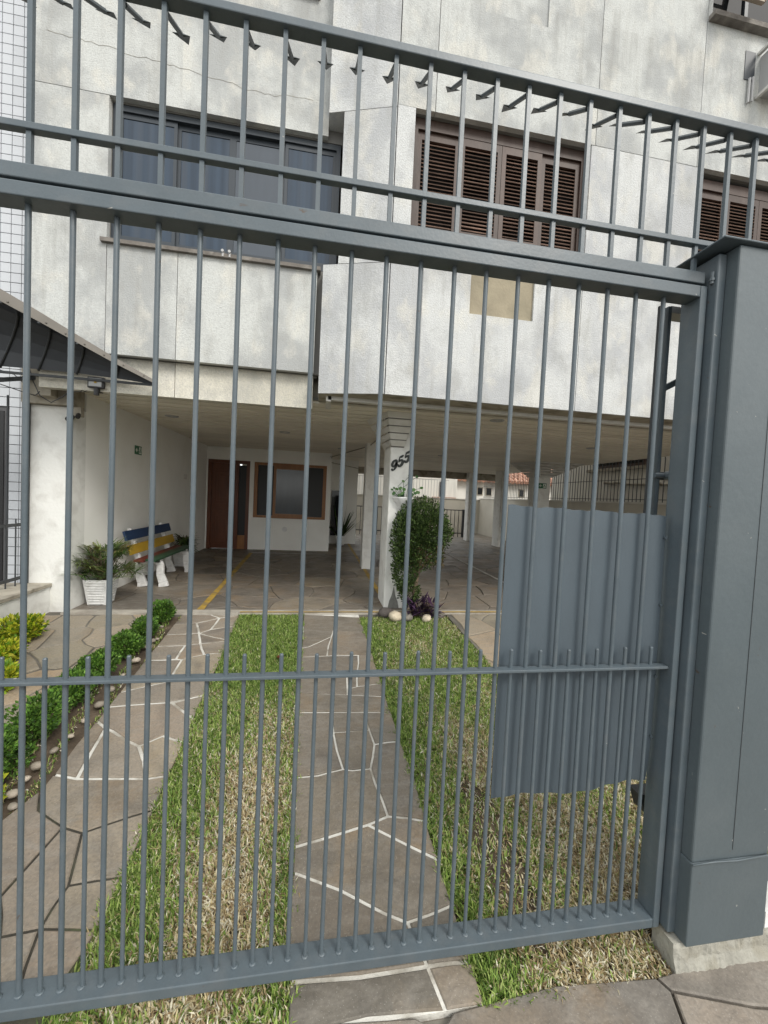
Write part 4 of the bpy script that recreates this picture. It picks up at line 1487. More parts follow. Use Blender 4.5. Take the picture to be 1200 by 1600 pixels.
nw = thing('neighbour_house', (3, 18, -1.3), 'streaked white flat-topped outbuilding beyond the rear wall', 'house')
mb = MB(); mb.box(-3, 6.2, 17.5, 19.3, -1.5, 1.25); obj('wall', mb, M['farwall'], nw)
b = MB(); b.box(5.35, 5.62, 17.46, 17.499, .15, .85); obj('window', b, M['glass_dark'], nw)
b = MB(); b.box(5.0, 6.1, 17.3, 17.45, .02, .14); obj('flower_box', b, M['roof'], nw)

# ------------------------------------------------------------------ foliage helpers
def leaf_cloud(b, centre_fn, n, size, greens, seed, elong=1.8, flat=.35, up_bias=.3):
    r = random.Random(seed)
    for _ in range(n):
        p, out = centre_fn(r)
        d = Vector((out[0]+r.uniform(-.8, .8), out[1]+r.uniform(-.8, .8), out[2]+r.uniform(-.5, .8)+up_bias)).normalized()
        s = d.cross(Vector((r.uniform(-1, 1), r.uniform(-1, 1), r.uniform(-1, 1)))).normalized()
        nn = d.cross(s).normalized()
        L = size*r.uniform(.65, 1.3); w = L/elong/2
        p = Vector(p)
        c = r.choice(greens); k = r.uniform(.7, 1.3)*(1+.45*math.sin(p[0]*31+p[2]*9)*math.sin(p[1]*27+2)*math.sin(p[2]*33+p[0]*7))
        c = (c[0]*k, c[1]*k, c[2]*k)
        a = p; m1 = p+d*L*.45+s*w+nn*w*flat; m2 = p+d*L*.45-s*w+nn*w*flat; t = p+d*L
        b.face([a, m1, t], c); b.face([a, t, m2], c)


def bush(name, x, y, z, rx, ry, rz, n, size, greens, label, cat, seed, group=None, trunk=True, irregular=.25):
    t = thing(name, (x, y, z), label, cat, group)
    r0 = random.Random(seed)
    lobes = [(r0.uniform(-.55, .55), r0.uniform(-.55, .55), r0.uniform(.25, .8), r0.uniform(.45, .75)) for _ in range(7)] + [(0, 0, .45, .75)]
    def fn(r):
        lx, ly, lz, lr = r.choice(lobes)
        a = r.uniform(0, 2*math.pi); u = r.uniform(-1, 1); q = math.sqrt(1-u*u); rad = lr*(r.uniform(.5, 1)**.4)*(1+r.uniform(-irregular, irregular)*.4)
        o = (q*math.cos(a), q*math.sin(a), u)
        return (x+(lx*.6+o[0]*rad*.7)*rx, y+(ly*.6+o[1]*rad*.7)*ry, z+max(.01, (lz+o[2]*rad*.45))*rz), o
    b = MB(); leaf_cloud(b, fn, n, size, greens, seed+1)
    obj('foliage', b, M['leaf'], t)
    if trunk:
        b = MB()
        for k in range(5):
            a = k*1.3
            b.tube([(x, y, z-.02), (x+.2*rx*math.cos(a), y+.2*ry*math.sin(a), z+rz*.3), (x+.5*rx*math.cos(a), y+.5*ry*math.sin(a), z+rz*.7)], [.007, .005, .003], 5)
        obj('stem', b, M['bark'], t)
    return t


G_HEDGE = [(.065, .14, .022), (.10, .21, .03), (.04, .09, .018), (.17, .30, .05), (.08, .17, .025)]
G_YEL = [(.32, .38, .02), (.42, .45, .03), (.20, .30, .02), (.12, .24, .02), (.5, .48, .05)]
G_DARK = [(.03, .055, .014), (.045, .08, .02), (.07, .115, .03), (.022, .04, .012), (.10, .15, .045)]
G_BROWN = [(.12, .085, .04), (.09, .08, .03), (.16, .12, .06)]
# hedge row between footpath and strip
hedge = [(-1.500, 4.06, .17, .20, 'small round green shrub at the garage end of the hedge row'),
         (-1.500, 3.72, .19, .17, 'green shrub second from the garage in the hedge row'),
         (-1.515, 3.40, .21, .19, 'bushy green shrub just behind the pale pebbles, third from the garage'),
         (-1.535, 3.05, .19, .21, 'broad green shrub in the middle of the hedge row'),
         (-1.545, 2.74, .20, .23, 'dense bright green shrub seen under the middle rail of the gate'),
         (-1.555, 2.45, .21, .25, 'tallest dense green shrub of the hedge row beside the widest pebbles'),
         (-1.585, 2.20, .19, .24, 'dark green shrub next to the yellow-leaved one')]
for i, (x, y, r_, h, lab) in enumerate(hedge):
    bush('hedge_shrub', x, y, ramp_z(y)-.01, r_*.86, r_*1.35, h, 3200, .024, G_HEDGE, lab, 'shrub', 100+i, 'hedge shrubs between footpath and driveway')
for i, (x, y, r_, h, n_, lab) in enumerate([
        (-1.52, 2.02, .13, .19, 1500, 'small yellow-leaved shrub at the near end of the hedge row'),
        (-2.43, 3.66, .21, .24, 1900, 'large yellow-green shrub against the low white wall, below its coping'),
        (-2.33, 3.27, .17, .20, 1500, 'yellow-green shrub at the left edge near the middle rail'),
        (-2.12, 2.98, .14, .17, 900, 'small yellow-green shrub standing on the footpath side near the middle rail')]):
    bush('yellow_shrub', x, y, ramp_z(y)-.01, r_, r_*1.2, h, n_, .042, G_YEL, lab, 'shrub', 200+i, 'yellow shrubs')
# pebbles edging the hedge
pebs = []
k = 0
ysrc = [1.86, 1.93, 2.01, 2.08, 2.17, 2.25, 2.36, 2.47, 2.60, 2.75, 2.92, 3.1, 3.3, 3.52, 3.62, 3.66, 3.9]
def pebble(b, x, y, z, r, seed, sq=.7):
    rr = random.Random(seed); n = 10
    vs, fs = [], []
    for i in range(1, 5):
        th = math.pi*i/5
        for j in range(n):
            a = 2*math.pi*j/n
            q = r*(1+rr.uniform(-.10, .10))
            vs.append((x+q*math.sin(th)*math.cos(a)*1.25, y+q*math.sin(th)*math.sin(a), z+q*math.cos(th)*sq))
    vs += [(x, y, z+r*sq), (x, y, z-r*sq)]
    for i in range(3):
        for j in range(n):
            fs.append((i*n+j, (i+1)*n+j, (i+1)*n+(j+1) % n, i*n+(j+1) % n))
    for j in range(n):
        fs.append((len(vs)-2, j, (j+1) % n)); fs.append((len(vs)-1, 3*n+(j+1) % n, 3*n+j))
    b.raw(vs, fs)
for i, y in enumerate(ysrc):
    x = -1.33-.02*(y-1.8)/2 - rnd.uniform(.03, .09)
    r_ = rnd.uniform(.014, .028)
    b = MB(); pebble(b, 0, 0, 0, r_, i)
    o = obj('pebble', b, M['pebble'], origin=(0, 0, 0), smooth=True)
    o.location = (x, y, ramp_z(y)+r_*.4); o.rotation_euler = (0, 0, rnd.uniform(0, 3))
    tag(o, 'pale rounded pebble edging the soil beside the hedge row', 'pebble', 'pebbles edging the hedge row')

# ------------------------------------------------------------------ grass: real blades
def grass(name, region, n, seed, label, dry_fn, hgt=.035):
    r = np.random.default_rng(seed)
    (x0, x1, y0, y1), inside = region
    xs = r.uniform(x0, x1, n); ys = r.uniform(y0, y1, n)
    ok = inside(xs, ys)
    xs, ys = xs[ok], ys[ok]
    n = len(xs)
    zs = -1.62+S_RAMP*(ys-1.2)-.028
    an = r.uniform(0, 2*np.pi, n)
    # clumps: neighbouring blades lean alike
    cl = np.sin(xs*37+np.cos(ys*29)*2)*1.4
    an = an*.75+cl
    lean = r.uniform(.25, 1.25, n)
    L = hgt*r.uniform(.35, 1.40, n)
    w = r.uniform(.0015, .0034, n)
    dry = dry_fn(xs, ys) + r.normal(0, .30, n)
    isdry = (dry > .5)
    lean = np.where(isdry, lean+.35, lean)
    L = np.where(isdry, L*.9, L)
    dx, dy = np.cos(an), np.sin(an)
    sx, sy = -dy, dx
    base = np.stack([xs, ys, zs+r.uniform(0, .012, n)], 1)
    hor = np.stack([dx, dy, np.zeros(n)], 1)
    side = np.stack([sx, sy, np.zeros(n)], 1)*w[:, None]
    upz = np.array([0, 0, 1.0])
    c1, s1 = np.cos(lean*.55)[:, None], np.sin(lean*.55)[:, None]
    c2, s2 = np.cos(lean*1.25)[:, None], np.sin(lean*1.25)[:, None]
    Lh = (L*.5)[:, None]
    mid = base+Lh*(hor*s1+upz*c1)
    tip = mid+Lh*(hor*s2+upz*c2)
    tw = r.uniform(-.5, .5, n)[:, None]
    V = np.stack([base-side*.8, base+side*.8, mid+side+upz*tw*.003, mid-side-upz*tw*.003, tip], 1).reshape(-1, 3)
    idx = np.arange(n)*5
    me = bpy.data.meshes.new(name)
    me.vertices.add(n*5)
    me.vertices.foreach_set('co', V.ravel())
    quads = np.stack([idx, idx+1, idx+2, idx+3], 1)
    tris = np.stack([idx+3, idx+2, idx+4], 1)
    loops = np.concatenate([quads.ravel(), tris.ravel()])
    me.loops.add(len(loops))
    me.loops.foreach_set('vertex_index', loops.astype(np.int32))
    me.polygons.add(2*n)
    st = np.concatenate([np.arange(n)*4, 4*n+np.arange(n)*3])
    tot = np.concatenate([np.full(n, 4), np.full(n, 3)])
    me.polygons.foreach_set('loop_start', st.astype(np.int32))
    me.polygons.foreach_set('loop_total', tot.astype(np.int32))
    me.update(calc_edges=True)
    g = np.array([[.13, .215, .042], [.20, .31, .06], [.29, .39, .09], [.085, .15, .028], [.38, .46, .15]])
    d = np.array([[.58, .49, .29], [.66, .59, .41], [.42, .33, .18], [.74, .70, .56], [.28, .20, .11]])
    cg = g[r.integers(0, 5, n)]; cd = d[r.integers(0, 5, n)]
    c = np.where(isdry[:, None], cd, cg)*r.uniform(.8, 1.2, n)[:, None]
    C = np.concatenate([np.repeat(c, 4, 0), np.repeat(c, 3, 0)])
    C = np.concatenate([C, np.ones((len(C), 1))], 1)
    ca = me.color_attributes.new('tint', 'FLOAT_COLOR', 'CORNER')
    ca.data.foreach_set('color', C.ravel())
    me.materials.append(M['blade'])
    o = bpy.data.objects.new(name, me)
    col.objects.link(o)
    tag(o, label, 'grass', kind='stuff')
    return o


def interp(y, pts):
    yy = [p[0] for p in pts]; xx = [p[1] for p in pts]
    return np.interp(y, yy, xx)


l1L = lambda y: interp(y, [(1.1, -.725), (2.2, -.735), (4.2, -.785)])
l1R = lambda y: interp(y, [(1.1, -.038), (2.6, -.10), (4.2, -.15)])
l2L = lambda y: interp(y, [(1.1, .592), (2.6, .53), (4.2, .455)])
l2R = lambda y: interp(y, [(1.1, 2.4), (2.5, 2.4), (2.55, 1.55), (4.2, 1.40)])


def fuzz(xs, ys):
    return .012*np.sin(ys*60)+.010*np.sin(ys*23+1)


def dry1(xs, ys):
    b = .34+.55*np.exp(-((xs+.30)/.20)**2)*np.clip((2.9-ys)/.8, 0, 1) + .18*np.sin(xs*9+ys*5)*np.sin(ys*7)
    b = b - .25*(ys > 2.9)
    return b


def dry2(xs, ys):
    b = .40+.24*np.clip((2.7-ys)/.6, 0, 1)*np.clip((xs-.72)/.2, 0, 1)+.22*np.sin(xs*7+1)*np.sin(ys*5+xs*3)+.25*np.exp(-((xs-1.25)/.35)**2)*(ys < 2.2)-.30*np.exp(-((xs-l2L(ys))/.09)**2)
    return b


grass('grass', ((-.80, 0, 1.10, 4.19), lambda x, y: (x > l1L(y)-.02+fuzz(x, y)) & (x < l1R(y)+.012+fuzz(x+1, y+1))), 105000, 1,
      'green and straw coloured lawn strip left of the centre paving', dry1)
bare = lambda x, y: ((x-.86)**2/.010+(y-1.62)**2/.16 < 1)
rr_ = np.random.default_rng(99)
grass('grass', ((.44, 2.42, 1.12, 4.12), lambda x, y: (x > l2L(y)-.012+fuzz(x, y)) & (x < l2R(y)+.012+fuzz(x, y)) & ~((x > 1.30) & (y < 1.27)) & ~(bare(x, y) & (np.modf(np.abs(x*971+y*733))[0] < .8))), 265000, 2,
      'patchy dry lawn strip between the centre paving and the right footpath', dry2)
grass('grass', ((-1.66, -1.31, 1.14, 4.19), lambda x, y: (np.sin(x*50+y*9) > .2)), 9000, 3,
      'short weeds in the soil under the hedge row', lambda x, y: .35+0*x, .025)

# a fallen brown leaf on the left lawn
b = MB(); p = on_ramp(438, 1031)
b.lathe(0, 0, [(.001, 0), (.028, .004), (.030, .010), (.001, .012)], 9)
o = obj('fallen_leaf', b, M['doorwood'], origin=(0, 0, 0)); o.location = (p[0], p[1], ramp_z(p[1])+.02)
tag(o, 'single reddish brown dead leaf lying on the left lawn', 'leaf')

# ------------------------------------------------------------------ topiary bush by the numbered column
tp_ = thing('topiary_bush', (1.10, 4.22, FZ), 'tall dark green clipped bush leaning beside the numbered column', 'bush')
b = MB()
b.tube([(1.07, 4.20, FZ-.03), (1.06, 4.20, -1.0), (1.10, 4.22, -.75), (1.14, 4.24, -.45)], [.035, .028, .024, .018], 8)
for (ex, ez) in ((.92, -.75), (1.3, -.45), (1.0, -.35), (1.22, -.2)):
    b.tube([(1.08, 4.21, -.85), ((1.08+ex)/2, 4.22, (ez-.85)/2-.02), (ex, 4.25, ez)], [.018, .013, .007], 6)
obj('trunk', b, M['bark'], tp_, smooth=True)
b = MB()
ell = [(1.12, 4.25, -.28, .29, .26, .30), (1.25, 4.27, -.38, .22, .24, .22), (.97, 4.22, -.45, .20, .22, .34), (.93, 4.18, -.78, .14, .17, .28), (1.0, 4.2, -1.03, .12, .13, .14), (1.10, 4.2, -.62, .26, .2, .16)]
def tfn(r):
    e = ell[r.choices(range(6), [30, 18, 22, 13, 5, 10])[0]]
    a = r.uniform(0, 2*math.pi); u = r.uniform(-1, 1); q = math.sqrt(1-u*u); s = r.uniform(.55, 1.03)
    o = (q*math.cos(a), q*math.sin(a), u)
    return (e[0]+o[0]*e[3]*s, e[1]+o[1]*e[4]*s, e[2]+o[2]*e[5]*s), o
leaf_cloud(b, tfn, 15000, .030, G_DARK, 5, up_bias=.5)
leaf_cloud(b, lambda r: ((1.12+r.uniform(-.2, .25), 4.17+r.uniform(-.1, .15), -.66+r.uniform(-.1, .14)), (0, 0, 1)), 700, .03, G_BROWN, 6)
obj('foliage', b, M['leaf'], tp_)
# purple-leaved plant
pp = thing('purple_plant', (1.18, 4.12, FZ), 'dark purple trailing plant at the foot of the clipped bush', 'plant')
def blade_leaf(b, p, az, el, L, w, c, droop=.6, n=5):
    p = Vector(p); d = Vector((math.cos(az)*math.cos(el), math.sin(az)*math.cos(el), math.sin(el)))
    s = Vector((-math.sin(az), math.cos(az), 0))
    pts = []
    for k in range(n+1):
        t = k/n
        pts.append((p.copy(), w*math.sin(math.pi*min(.97, .12+t*.88))))
        d = (d+Vector((0, 0, -droop/n))).normalized()
        p = p+d*L/n
    for k in range(n):
        (a, wa), (c2, wc) = pts[k], pts[k+1]
        b.face([a-s*wa, a+s*wa, c2+s*wc, c2-s*wc], c)
b = MB()
for k in range(110):
    c = rnd.choice([(.03, .015, .035), (.05, .022, .055), (.018, .010, .022), (.09, .05, .10)])
    blade_leaf(b, (1.17+rnd.uniform(-.20, .12), 4.12+rnd.uniform(-.06, .06), FZ+rnd.uniform(.0, .14)), rnd.uniform(0, 6.3), rnd.uniform(.1, 1.2), rnd.uniform(.10, .20), .015, c)
obj('leaf_cluster', b, M['leaf'], pp)
b = MB()
for k in range(8):
    b.tube([(1.15+rnd.uniform(-.1, .1), 4.12, FZ-.01), (1.17+rnd.uniform(-.15, .15), 4.10, FZ+.15)], .006, 5)
obj('stem', b, M['bark'], pp)
M['rock_dark'] = mat('dark_rock', (.07, .06, .055), .85, var=.3, vscale=15, bump=.5)
M['rock_pale'] = mat('pale_rock', (.52, .45, .34), .85, var=.2, vscale=20, bump=.5)
M['rock_grey'] = mat('grey_rock', (.22, .20, .17), .85, var=.3, vscale=18, bump=.5)
for (x, y, r_, m_, lab) in ((.74, 4.17, .075, 'rock_dark', 'dark brown rock against the foot of the numbered column'), (.83, 4.07, .075, 'rock_pale', 'pale cream rock in front of the numbered column'),
                            (.95, 4.06, .065, 'rock_grey', 'grey brown rock in the middle of the rocks round the bush'), (1.17, 4.04, .055, 'rock_pale', 'rounded pale rock at the right below the purple plant'),
                            (1.32, 4.14, .06, 'rock_grey', 'mossy grey rock at the right end of the bush bed')):
    b = MB(); pebble(b, 0, 0, 0, r_, int(x*100), .75)
    o = obj('rock', b, M[m_], origin=(0, 0, 0), smooth=True); o.location = (x, y, ramp_z(y)+r_*.4); o.rotation_euler = (.2, .1, x*9)
    tag(o, lab, 'rock')

# wall vase with trailing plant on the numbered column
vz = thing('wall_planter', (.98, 4.32, -.10), 'pale half-bowl wall planter fixed to the numbered column', 'planter')
b = MB()
n = 14
prof = [(.02, -.17), (.055, -.12), (.10, -.05), (.135, .0), (.14, .012), (.125, .012)]
vs = []; fs = []
for (r_, z) in prof:
    for k in range(n+1):
        a = math.pi + math.pi*k/n
        vs.append((.93+r_*math.cos(a), 4.395+r_*.85*math.sin(a), z))
for i in range(len(prof)-1):
    for k in range(n):
        fs.append((i*(n+1)+k, i*(n+1)+k+1, (i+1)*(n+1)+k+1, (i+1)*(n+1)+k))
b.raw(vs, fs)
obj('bowl', b, M['potwhite'], vz, smooth=True)
b = MB(); b.raw([(.93+.125*math.cos(math.pi+math.pi*k/n), 4.395+.105*math.sin(math.pi+math.pi*k/n), .0) for k in range(n+1)], [tuple(range(n+1))])
obj('soil', b, M['soil'], vz)
pv = thing('trailing_plant', (.93, 4.36, .0), 'leggy round-leaved green plant growing in the wall planter', 'plant')
b = MB(); bl = MB()
for k in range(26):
    a = rnd.uniform(math.pi, 2*math.pi); rr = rnd.uniform(.03, .16); h = rnd.uniform(.03, .26 if k % 3 == 0 else .12)
    e = Vector((.93+rr*math.cos(a)+(.08 if h > .12 else 0), 4.36+rr*.6*math.sin(a), h))
    b.tube([(.93+rr*.3*math.cos(a), 4.36, 0), (.93+rr*.8*math.cos(a), 4.355+rr*.3*math.sin(a), h*.7), e], .003, 4)
    c = rnd.choice([(.08, .17, .05), (.12, .22, .08), (.05, .12, .04)])
    q = rnd.uniform(.014, .024); nrm = Vector((rnd.uniform(-.5, .5), -1, rnd.uniform(0, 1))).normalized(); s = nrm.orthogonal().normalized(); t_ = nrm.cross(s)
    bl.face([e+(s*math.cos(i*math.pi/4)+t_*math.sin(i*math.pi/4))*q for i in range(8)], c)
obj('stem', b, M['green'], pv); obj('leaf_cluster', bl, M['leaf'], pv)

# ------------------------------------------------------------------ palm in tapered ribbed planter
def tapered_planter(cx, cy, z, top, bot, h, lab, ribs=9):
    t = thing('planter', (cx, cy, z), lab, 'planter')
    b = MB()
    zt = z+h
    vs = [(cx+i*bot, cy+j*bot, z+.002) for i, j in ((-1, -1), (1, -1), (1, 1), (-1, 1))] + [(cx+i*top, cy+j*top, zt) for i, j in ((-1, -1), (1, -1), (1, 1), (-1, 1))]
    ti = top-.02
    vs += [(cx+i*ti, cy+j*ti, zt) for i, j in ((-1, -1), (1, -1), (1, 1), (-1, 1))] + [(cx+i*ti, cy+j*ti, zt-.04) for i, j in ((-1, -1), (1, -1), (1, 1), (-1, 1))]
    b.raw(vs, [(3, 2, 1, 0), (0, 1, 5, 4), (1, 2, 6, 5), (2, 3, 7, 6), (3, 0, 4, 7), (4, 5, 9, 8), (5, 6, 10, 9), (6, 7, 11, 10), (7, 4, 8, 11), (8, 9, 13, 12), (9, 10, 14, 13), (10, 11, 15, 14), (11, 8, 12, 15)])
    obj('pot_body', b, M['potwhite'], t, bevel=.004)
    b = MB(); b.face([(cx+i*ti, cy+j*ti, zt-.03) for i, j in ((-1, -1), (1, -1), (1, 1), (-1, 1))]); obj('soil', b, M['soil'], t)
    for k in range(ribs):
        u = (k+.8)/(ribs+.8); zz = z+h*u; r_ = bot+(top-bot)*u
        b = MB()
        m_ = r_*.80
        b.bar((cx-m_, cy-r_-.002, zz), (cx+m_, cy-r_-.002, zz), .012, h/ribs*.55)
        b.bar((cx+r_+.002, cy-m_, zz), (cx+r_+.002, cy+m_, zz), .012, h/ribs*.55)
        obj('rib', b, M['potwhite'], t, bevel=.004)
    return t
tapered_planter(-2.30, 4.58, FZ, .122, .088, .275, 'white tapered planter with ribbed sides holding the palm', 9)
pl = thing('potted_palm', (-2.285, 4.60, FZ+.24), 'bushy green fan palm in the white ribbed planter', 'palm')
b = MB(); bst = MB()
PG = [(.07, .13, .03), (.11, .18, .045), (.05, .10, .025), (.17, .22, .07), (.2, .18, .07)]
for k in range(80):
    a = rnd.uniform(0, 2*math.pi); h = rnd.uniform(.06, .36); rr = rnd.uniform(.06, .27)*(1.15 if h < .2 else .85)
    base = Vector((-2.285+.03*math.cos(a), 4.60+.03*math.sin(a), FZ+.25))
    e = Vector((-2.285+rr*math.cos(a), 4.60+min(rr*math.sin(a), .3), FZ+.25+h))
    if e.x < -2.43: e.x = -2.43
    m_ = base.lerp(e, .5)+Vector((0, 0, .04))
    bst.tube([base, m_, e], [.006, .004, .003], 5)
    d0 = (e-m_).normalized(); c0 = rnd.choice(PG)
    az0 = math.atan2(d0.y, d0.x)
    for f in range(15):
        az = az0+(f-7)*.26
        el = .75-.10*abs(f-7)+rnd.uniform(-.15, .3)
        q = rnd.uniform(.8, 1.2)
        blade_leaf(b, e, az, el, rnd.uniform(.12, .20), .0062, (c0[0]*q, c0[1]*q, c0[2]*q), .55, 3)
obj('frond', b, M['leaf'], pl); obj('stem', bst, M['bark'], pl)

# second planter with fern behind the bench
tapered_planter(-2.22, 6.85, FZ, .13, .10, .26, 'white planter with carved edge standing beyond the bench', 5)
fe = thing('potted_fern', (-2.22, 6.85, FZ+.26), 'dark green leafy plant in the far planter beyond the bench', 'plant')
b = MB()
for k in range(260):
    a = rnd.uniform(0, 6.28); z_ = rnd.uniform(.0, .22)
    blade_leaf(b, (-2.20+.10*math.cos(a)*rnd.random(), 6.85+.1*math.sin(a)*rnd.random(), FZ+.24+z_), a, rnd.uniform(-.1, 1.2), rnd.uniform(.10, .21), .016, rnd.choice(G_DARK), .7, 4)
obj('leaf_cluster', b, M['leaf'], fe)
b = MB()
for k in range(9):
    b.tube([(-2.22+rnd.uniform(-.03, .03), 6.85, FZ+.2), (-2.22+rnd.uniform(-.12, .12), 6.85+rnd.uniform(-.1, .1), FZ+.5)], .004, 4)
obj('stem', b, M['bark'], fe)
# snake plant in round pot by the recess
sp = thing('planter', (.56, 10.05, FZ), 'round white pot standing by the recessed wall', 'planter')
b = MB(); b.lathe(.50, 10.05, [(.10, FZ+.001), (.14, FZ+.25), (.125, FZ+.25), (.12, FZ+.20)], 18); obj('pot_body', b, M['potwhite'], sp, smooth=True)
sk = thing('snake_plant', (.50, 10.05, FZ+.2), 'dark upright sword-leaved plant in the round white pot', 'plant')
b = MB()
for k in range(26):
    a = rnd.uniform(0, 6.28)
    blade_leaf(b, (.50+.05*math.cos(a), 10.05+.05*math.sin(a), FZ+.2), a, rnd.uniform(.75, 1.5), rnd.uniform(.5, .95), .028, rnd.choice(G_DARK), .25, 5)
obj('leaf_cluster', b, M['leaf'], sk)

# ------------------------------------------------------------------ bench: cast white ends, coloured slats
bn = thing('garden_bench', (-2.12, 5.85, FZ), 'garden bench with blue, yellow, red and green slats on white cast ends', 'bench')
def bench_end(y):
    # profile in XZ: front leg, seat rail, back upright, rear leg
    b = MB()
    path = lambda pts, ws: ribbon_y(b, pts, ws, y)
    path([(-1.965, FZ), (-1.975, FZ+.06), (-2.01, FZ+.16), (-2.01, FZ+.28), (-2.05, FZ+.345)], [.12, .10, .085, .085, .07])
    path([(-2.00, FZ+.335), (-2.15, FZ+.325), (-2.28, FZ+.31)], [.05, .05, .055])
    path([(-2.215, FZ), (-2.225, FZ+.06), (-2.265, FZ+.18), (-2.265, FZ+.32), (-2.33, FZ+.55), (-2.385, FZ+.74)], [.12, .10, .085, .07, .05, .045])
    c = MB()
    return b
def ribbon_y(b, pts, ws, y, th=.055):
    n = len(pts); L, R = [], []
    for k in range(n):
        a = pts[max(k-1, 0)]; c = pts[min(k+1, n-1)]
        dx, dz = c[0]-a[0], c[1]-a[1]; l = math.hypot(dx, dz)
        nx, nz = -dz/l*ws[k]/2, dx/l*ws[k]/2
        L.append((pts[k][0]+nx, pts[k][1]+nz)); R.append((pts[k][0]-nx, pts[k][1]-nz))
    for k in range(n-1):
        q = [L[k], R[k], R[k+1], L[k+1]]
        vs = [(p[0], y-th/2, p[1]) for p in q] + [(p[0], y+th/2, p[1]) for p in q]
        b.raw(vs, [(0, 1, 2, 3), (7, 6, 5, 4), (0, 4, 5, 1), (1, 5, 6, 2), (2, 6, 7, 3), (3, 7, 4, 0)])
for y in (5.37, 6.33):
    b = bench_end(y); obj('bench_end', b, M['potwhite'], bn, bevel=.008)
def slat(x, z, w, tilt, m):
    b = MB(); u = Vector((math.sin(tilt), 0, math.cos(tilt)))
    b.bar((x, 5.12, z), (x, 6.52, z), w, .025, up=u) ; return obj('slat', b, m, bn, bevel=.003)
b = slat(-2.328, FZ+.665, .12, math.radians(74), M['blue']); b['label'] = 'dark blue upper back slat'
b = slat(-2.272, FZ+.495, .12, math.radians(74), M['yel']); b['label'] = 'yellow lower back slat'
b = slat(-2.17, FZ+.365, .115, math.radians(4), M['red']); b['label'] = 'dark red rear seat slat'
b = slat(-2.035, FZ+.375, .115, math.radians(4), M['green']); b['label'] = 'dark green front seat slat'

# ------------------------------------------------------------------ THE GATE
GY = 1.235       # bar plane
gate = thing('sliding_gate', (.22, GY, -1.54), 'large blue-grey steel bar gate filling the foreground', 'gate')
GX0, GX1 = -2.60, 1.297
def gobj(name, b, bevel=.003, parent=gate, m='gate'): return obj(name, b, M[m], parent, bevel=bevel)
fy0, fy1 = 1.20, 1.265
b = MB(); b.box(GX0, GX1-.027, fy0, fy1, .748, .787); gobj('top_rail', b)
b = MB(); b.box(GX0, GX1-.027, fy0, fy1+.012, -1.542, -1.508); gobj('bottom_rail', b)
b = MB(); b.box(GX1-.026, GX1, fy0, fy1+.012, -1.542, .787); gobj('stile', b)
# flat middle bar
b = MB(); b.box(GX0, GX1-.0265, GY-.022, GY+.012, -.575, -.565); gobj('middle_rail', b, .002)
bar_src = short_src = None
XS = [-.818+.1098*i for i in range(-16, 19)]
for i, x in enumerate(XS):
    if bar_src is None:
        q = MB(); q.tube([(0, 0, -1.5079), (0, 0, -.5), (0, 0, .7479)], .0074, 12, caps=False)
        bar_src = obj('bar', q, M['gate'], gate, smooth=True, origin=(0, 0, 0)); bar_src.location = Vector((x, GY, 0))-gate.location
        q = MB(); q.tube([(0, 0, -1.5079), (0, 0, -1.0), (0, 0, -.505), (0, 0, -.502)], [.0063, .0063, .0063, .0045], 12)
        short_src = obj('short_bar', q, M['gate'], gate, smooth=False, origin=(0, 0, 0)); short_src.location = Vector((x+.0549, GY, 0))-gate.location
        q = MB(); q.lathe(0, 0, [(.0120, -1.5085), (.0108, -1.5060), (.0088, -1.5042)], 12)
        weld_src = obj('weld', q, M['gate'], gate, smooth=True, origin=(0, 0, 0)); weld_src.location = Vector((x, GY, 0))-gate.location
    else:
        tw = rnd.uniform(-.0012, .0012)
        inst(bar_src, (x+tw, GY, 0), gate, rot=(0, rnd.uniform(-.0012, .0012), rnd.uniform(0, 6)))
        if x+.0549 < GX1-.04:
            inst(short_src, (x+.0549+rnd.uniform(-.002, .002), GY, rnd.uniform(-.003, .003)), gate, rot=(0, rnd.uniform(-.002, .002), rnd.uniform(0, 6)))
        inst(weld_src, (x, GY, 0), gate)
    if x+.0549 < GX1-.04:
        inst(weld_src, (x+.0549, GY, 0), gate)
# sheet behind the bars, slightly wavy, ragged top edge and turned lower corner
b = MB()
NX, NZ = 44, 24
def sheet_pt(i, j, back=0.0):
    u, v = i/NX, j/NZ
    x = .636+(1.262-.636)*u
    if v > .8 or v < .2: pass
    zt = -.006 - .012*u + (.0015*math.sin(u*61)+.002*math.sin(u*23+1))
    zbm = -1.052 + .006*math.sin(u*9) + .02*u
    z = zbm+(zt-zbm)*v
    yy = 1.262+.0035*math.sin(u*5.7*2*math.pi+1.2)*(1-.75*v)+.004*math.sin(u*9+v*4)*(1-.6*v) + .02*max(0, .12-v)*max(0, u-.6)*8
    return (x, yy+back, z)
for i in range(NX):
    for j in range(NZ):
        b.face([sheet_pt(i, j), sheet_pt(i+1, j), sheet_pt(i+1, j+1), sheet_pt(i, j+1)])
        b.face([sheet_pt(i, j+1, .002), sheet_pt(i+1, j+1, .002), sheet_pt(i+1, j, .002), sheet_pt(i, j, .002)])
sh = obj('sheet_panel', b, M['panel'], gate, smooth=True)
q = MB()
for z in (-.1, -.35, -.62, -.85):
    q.tube([(1.258, 1.258, z), (1.258, 1.252, z)], .006, 8)
obj('rivet', q, M['gate'], gate)
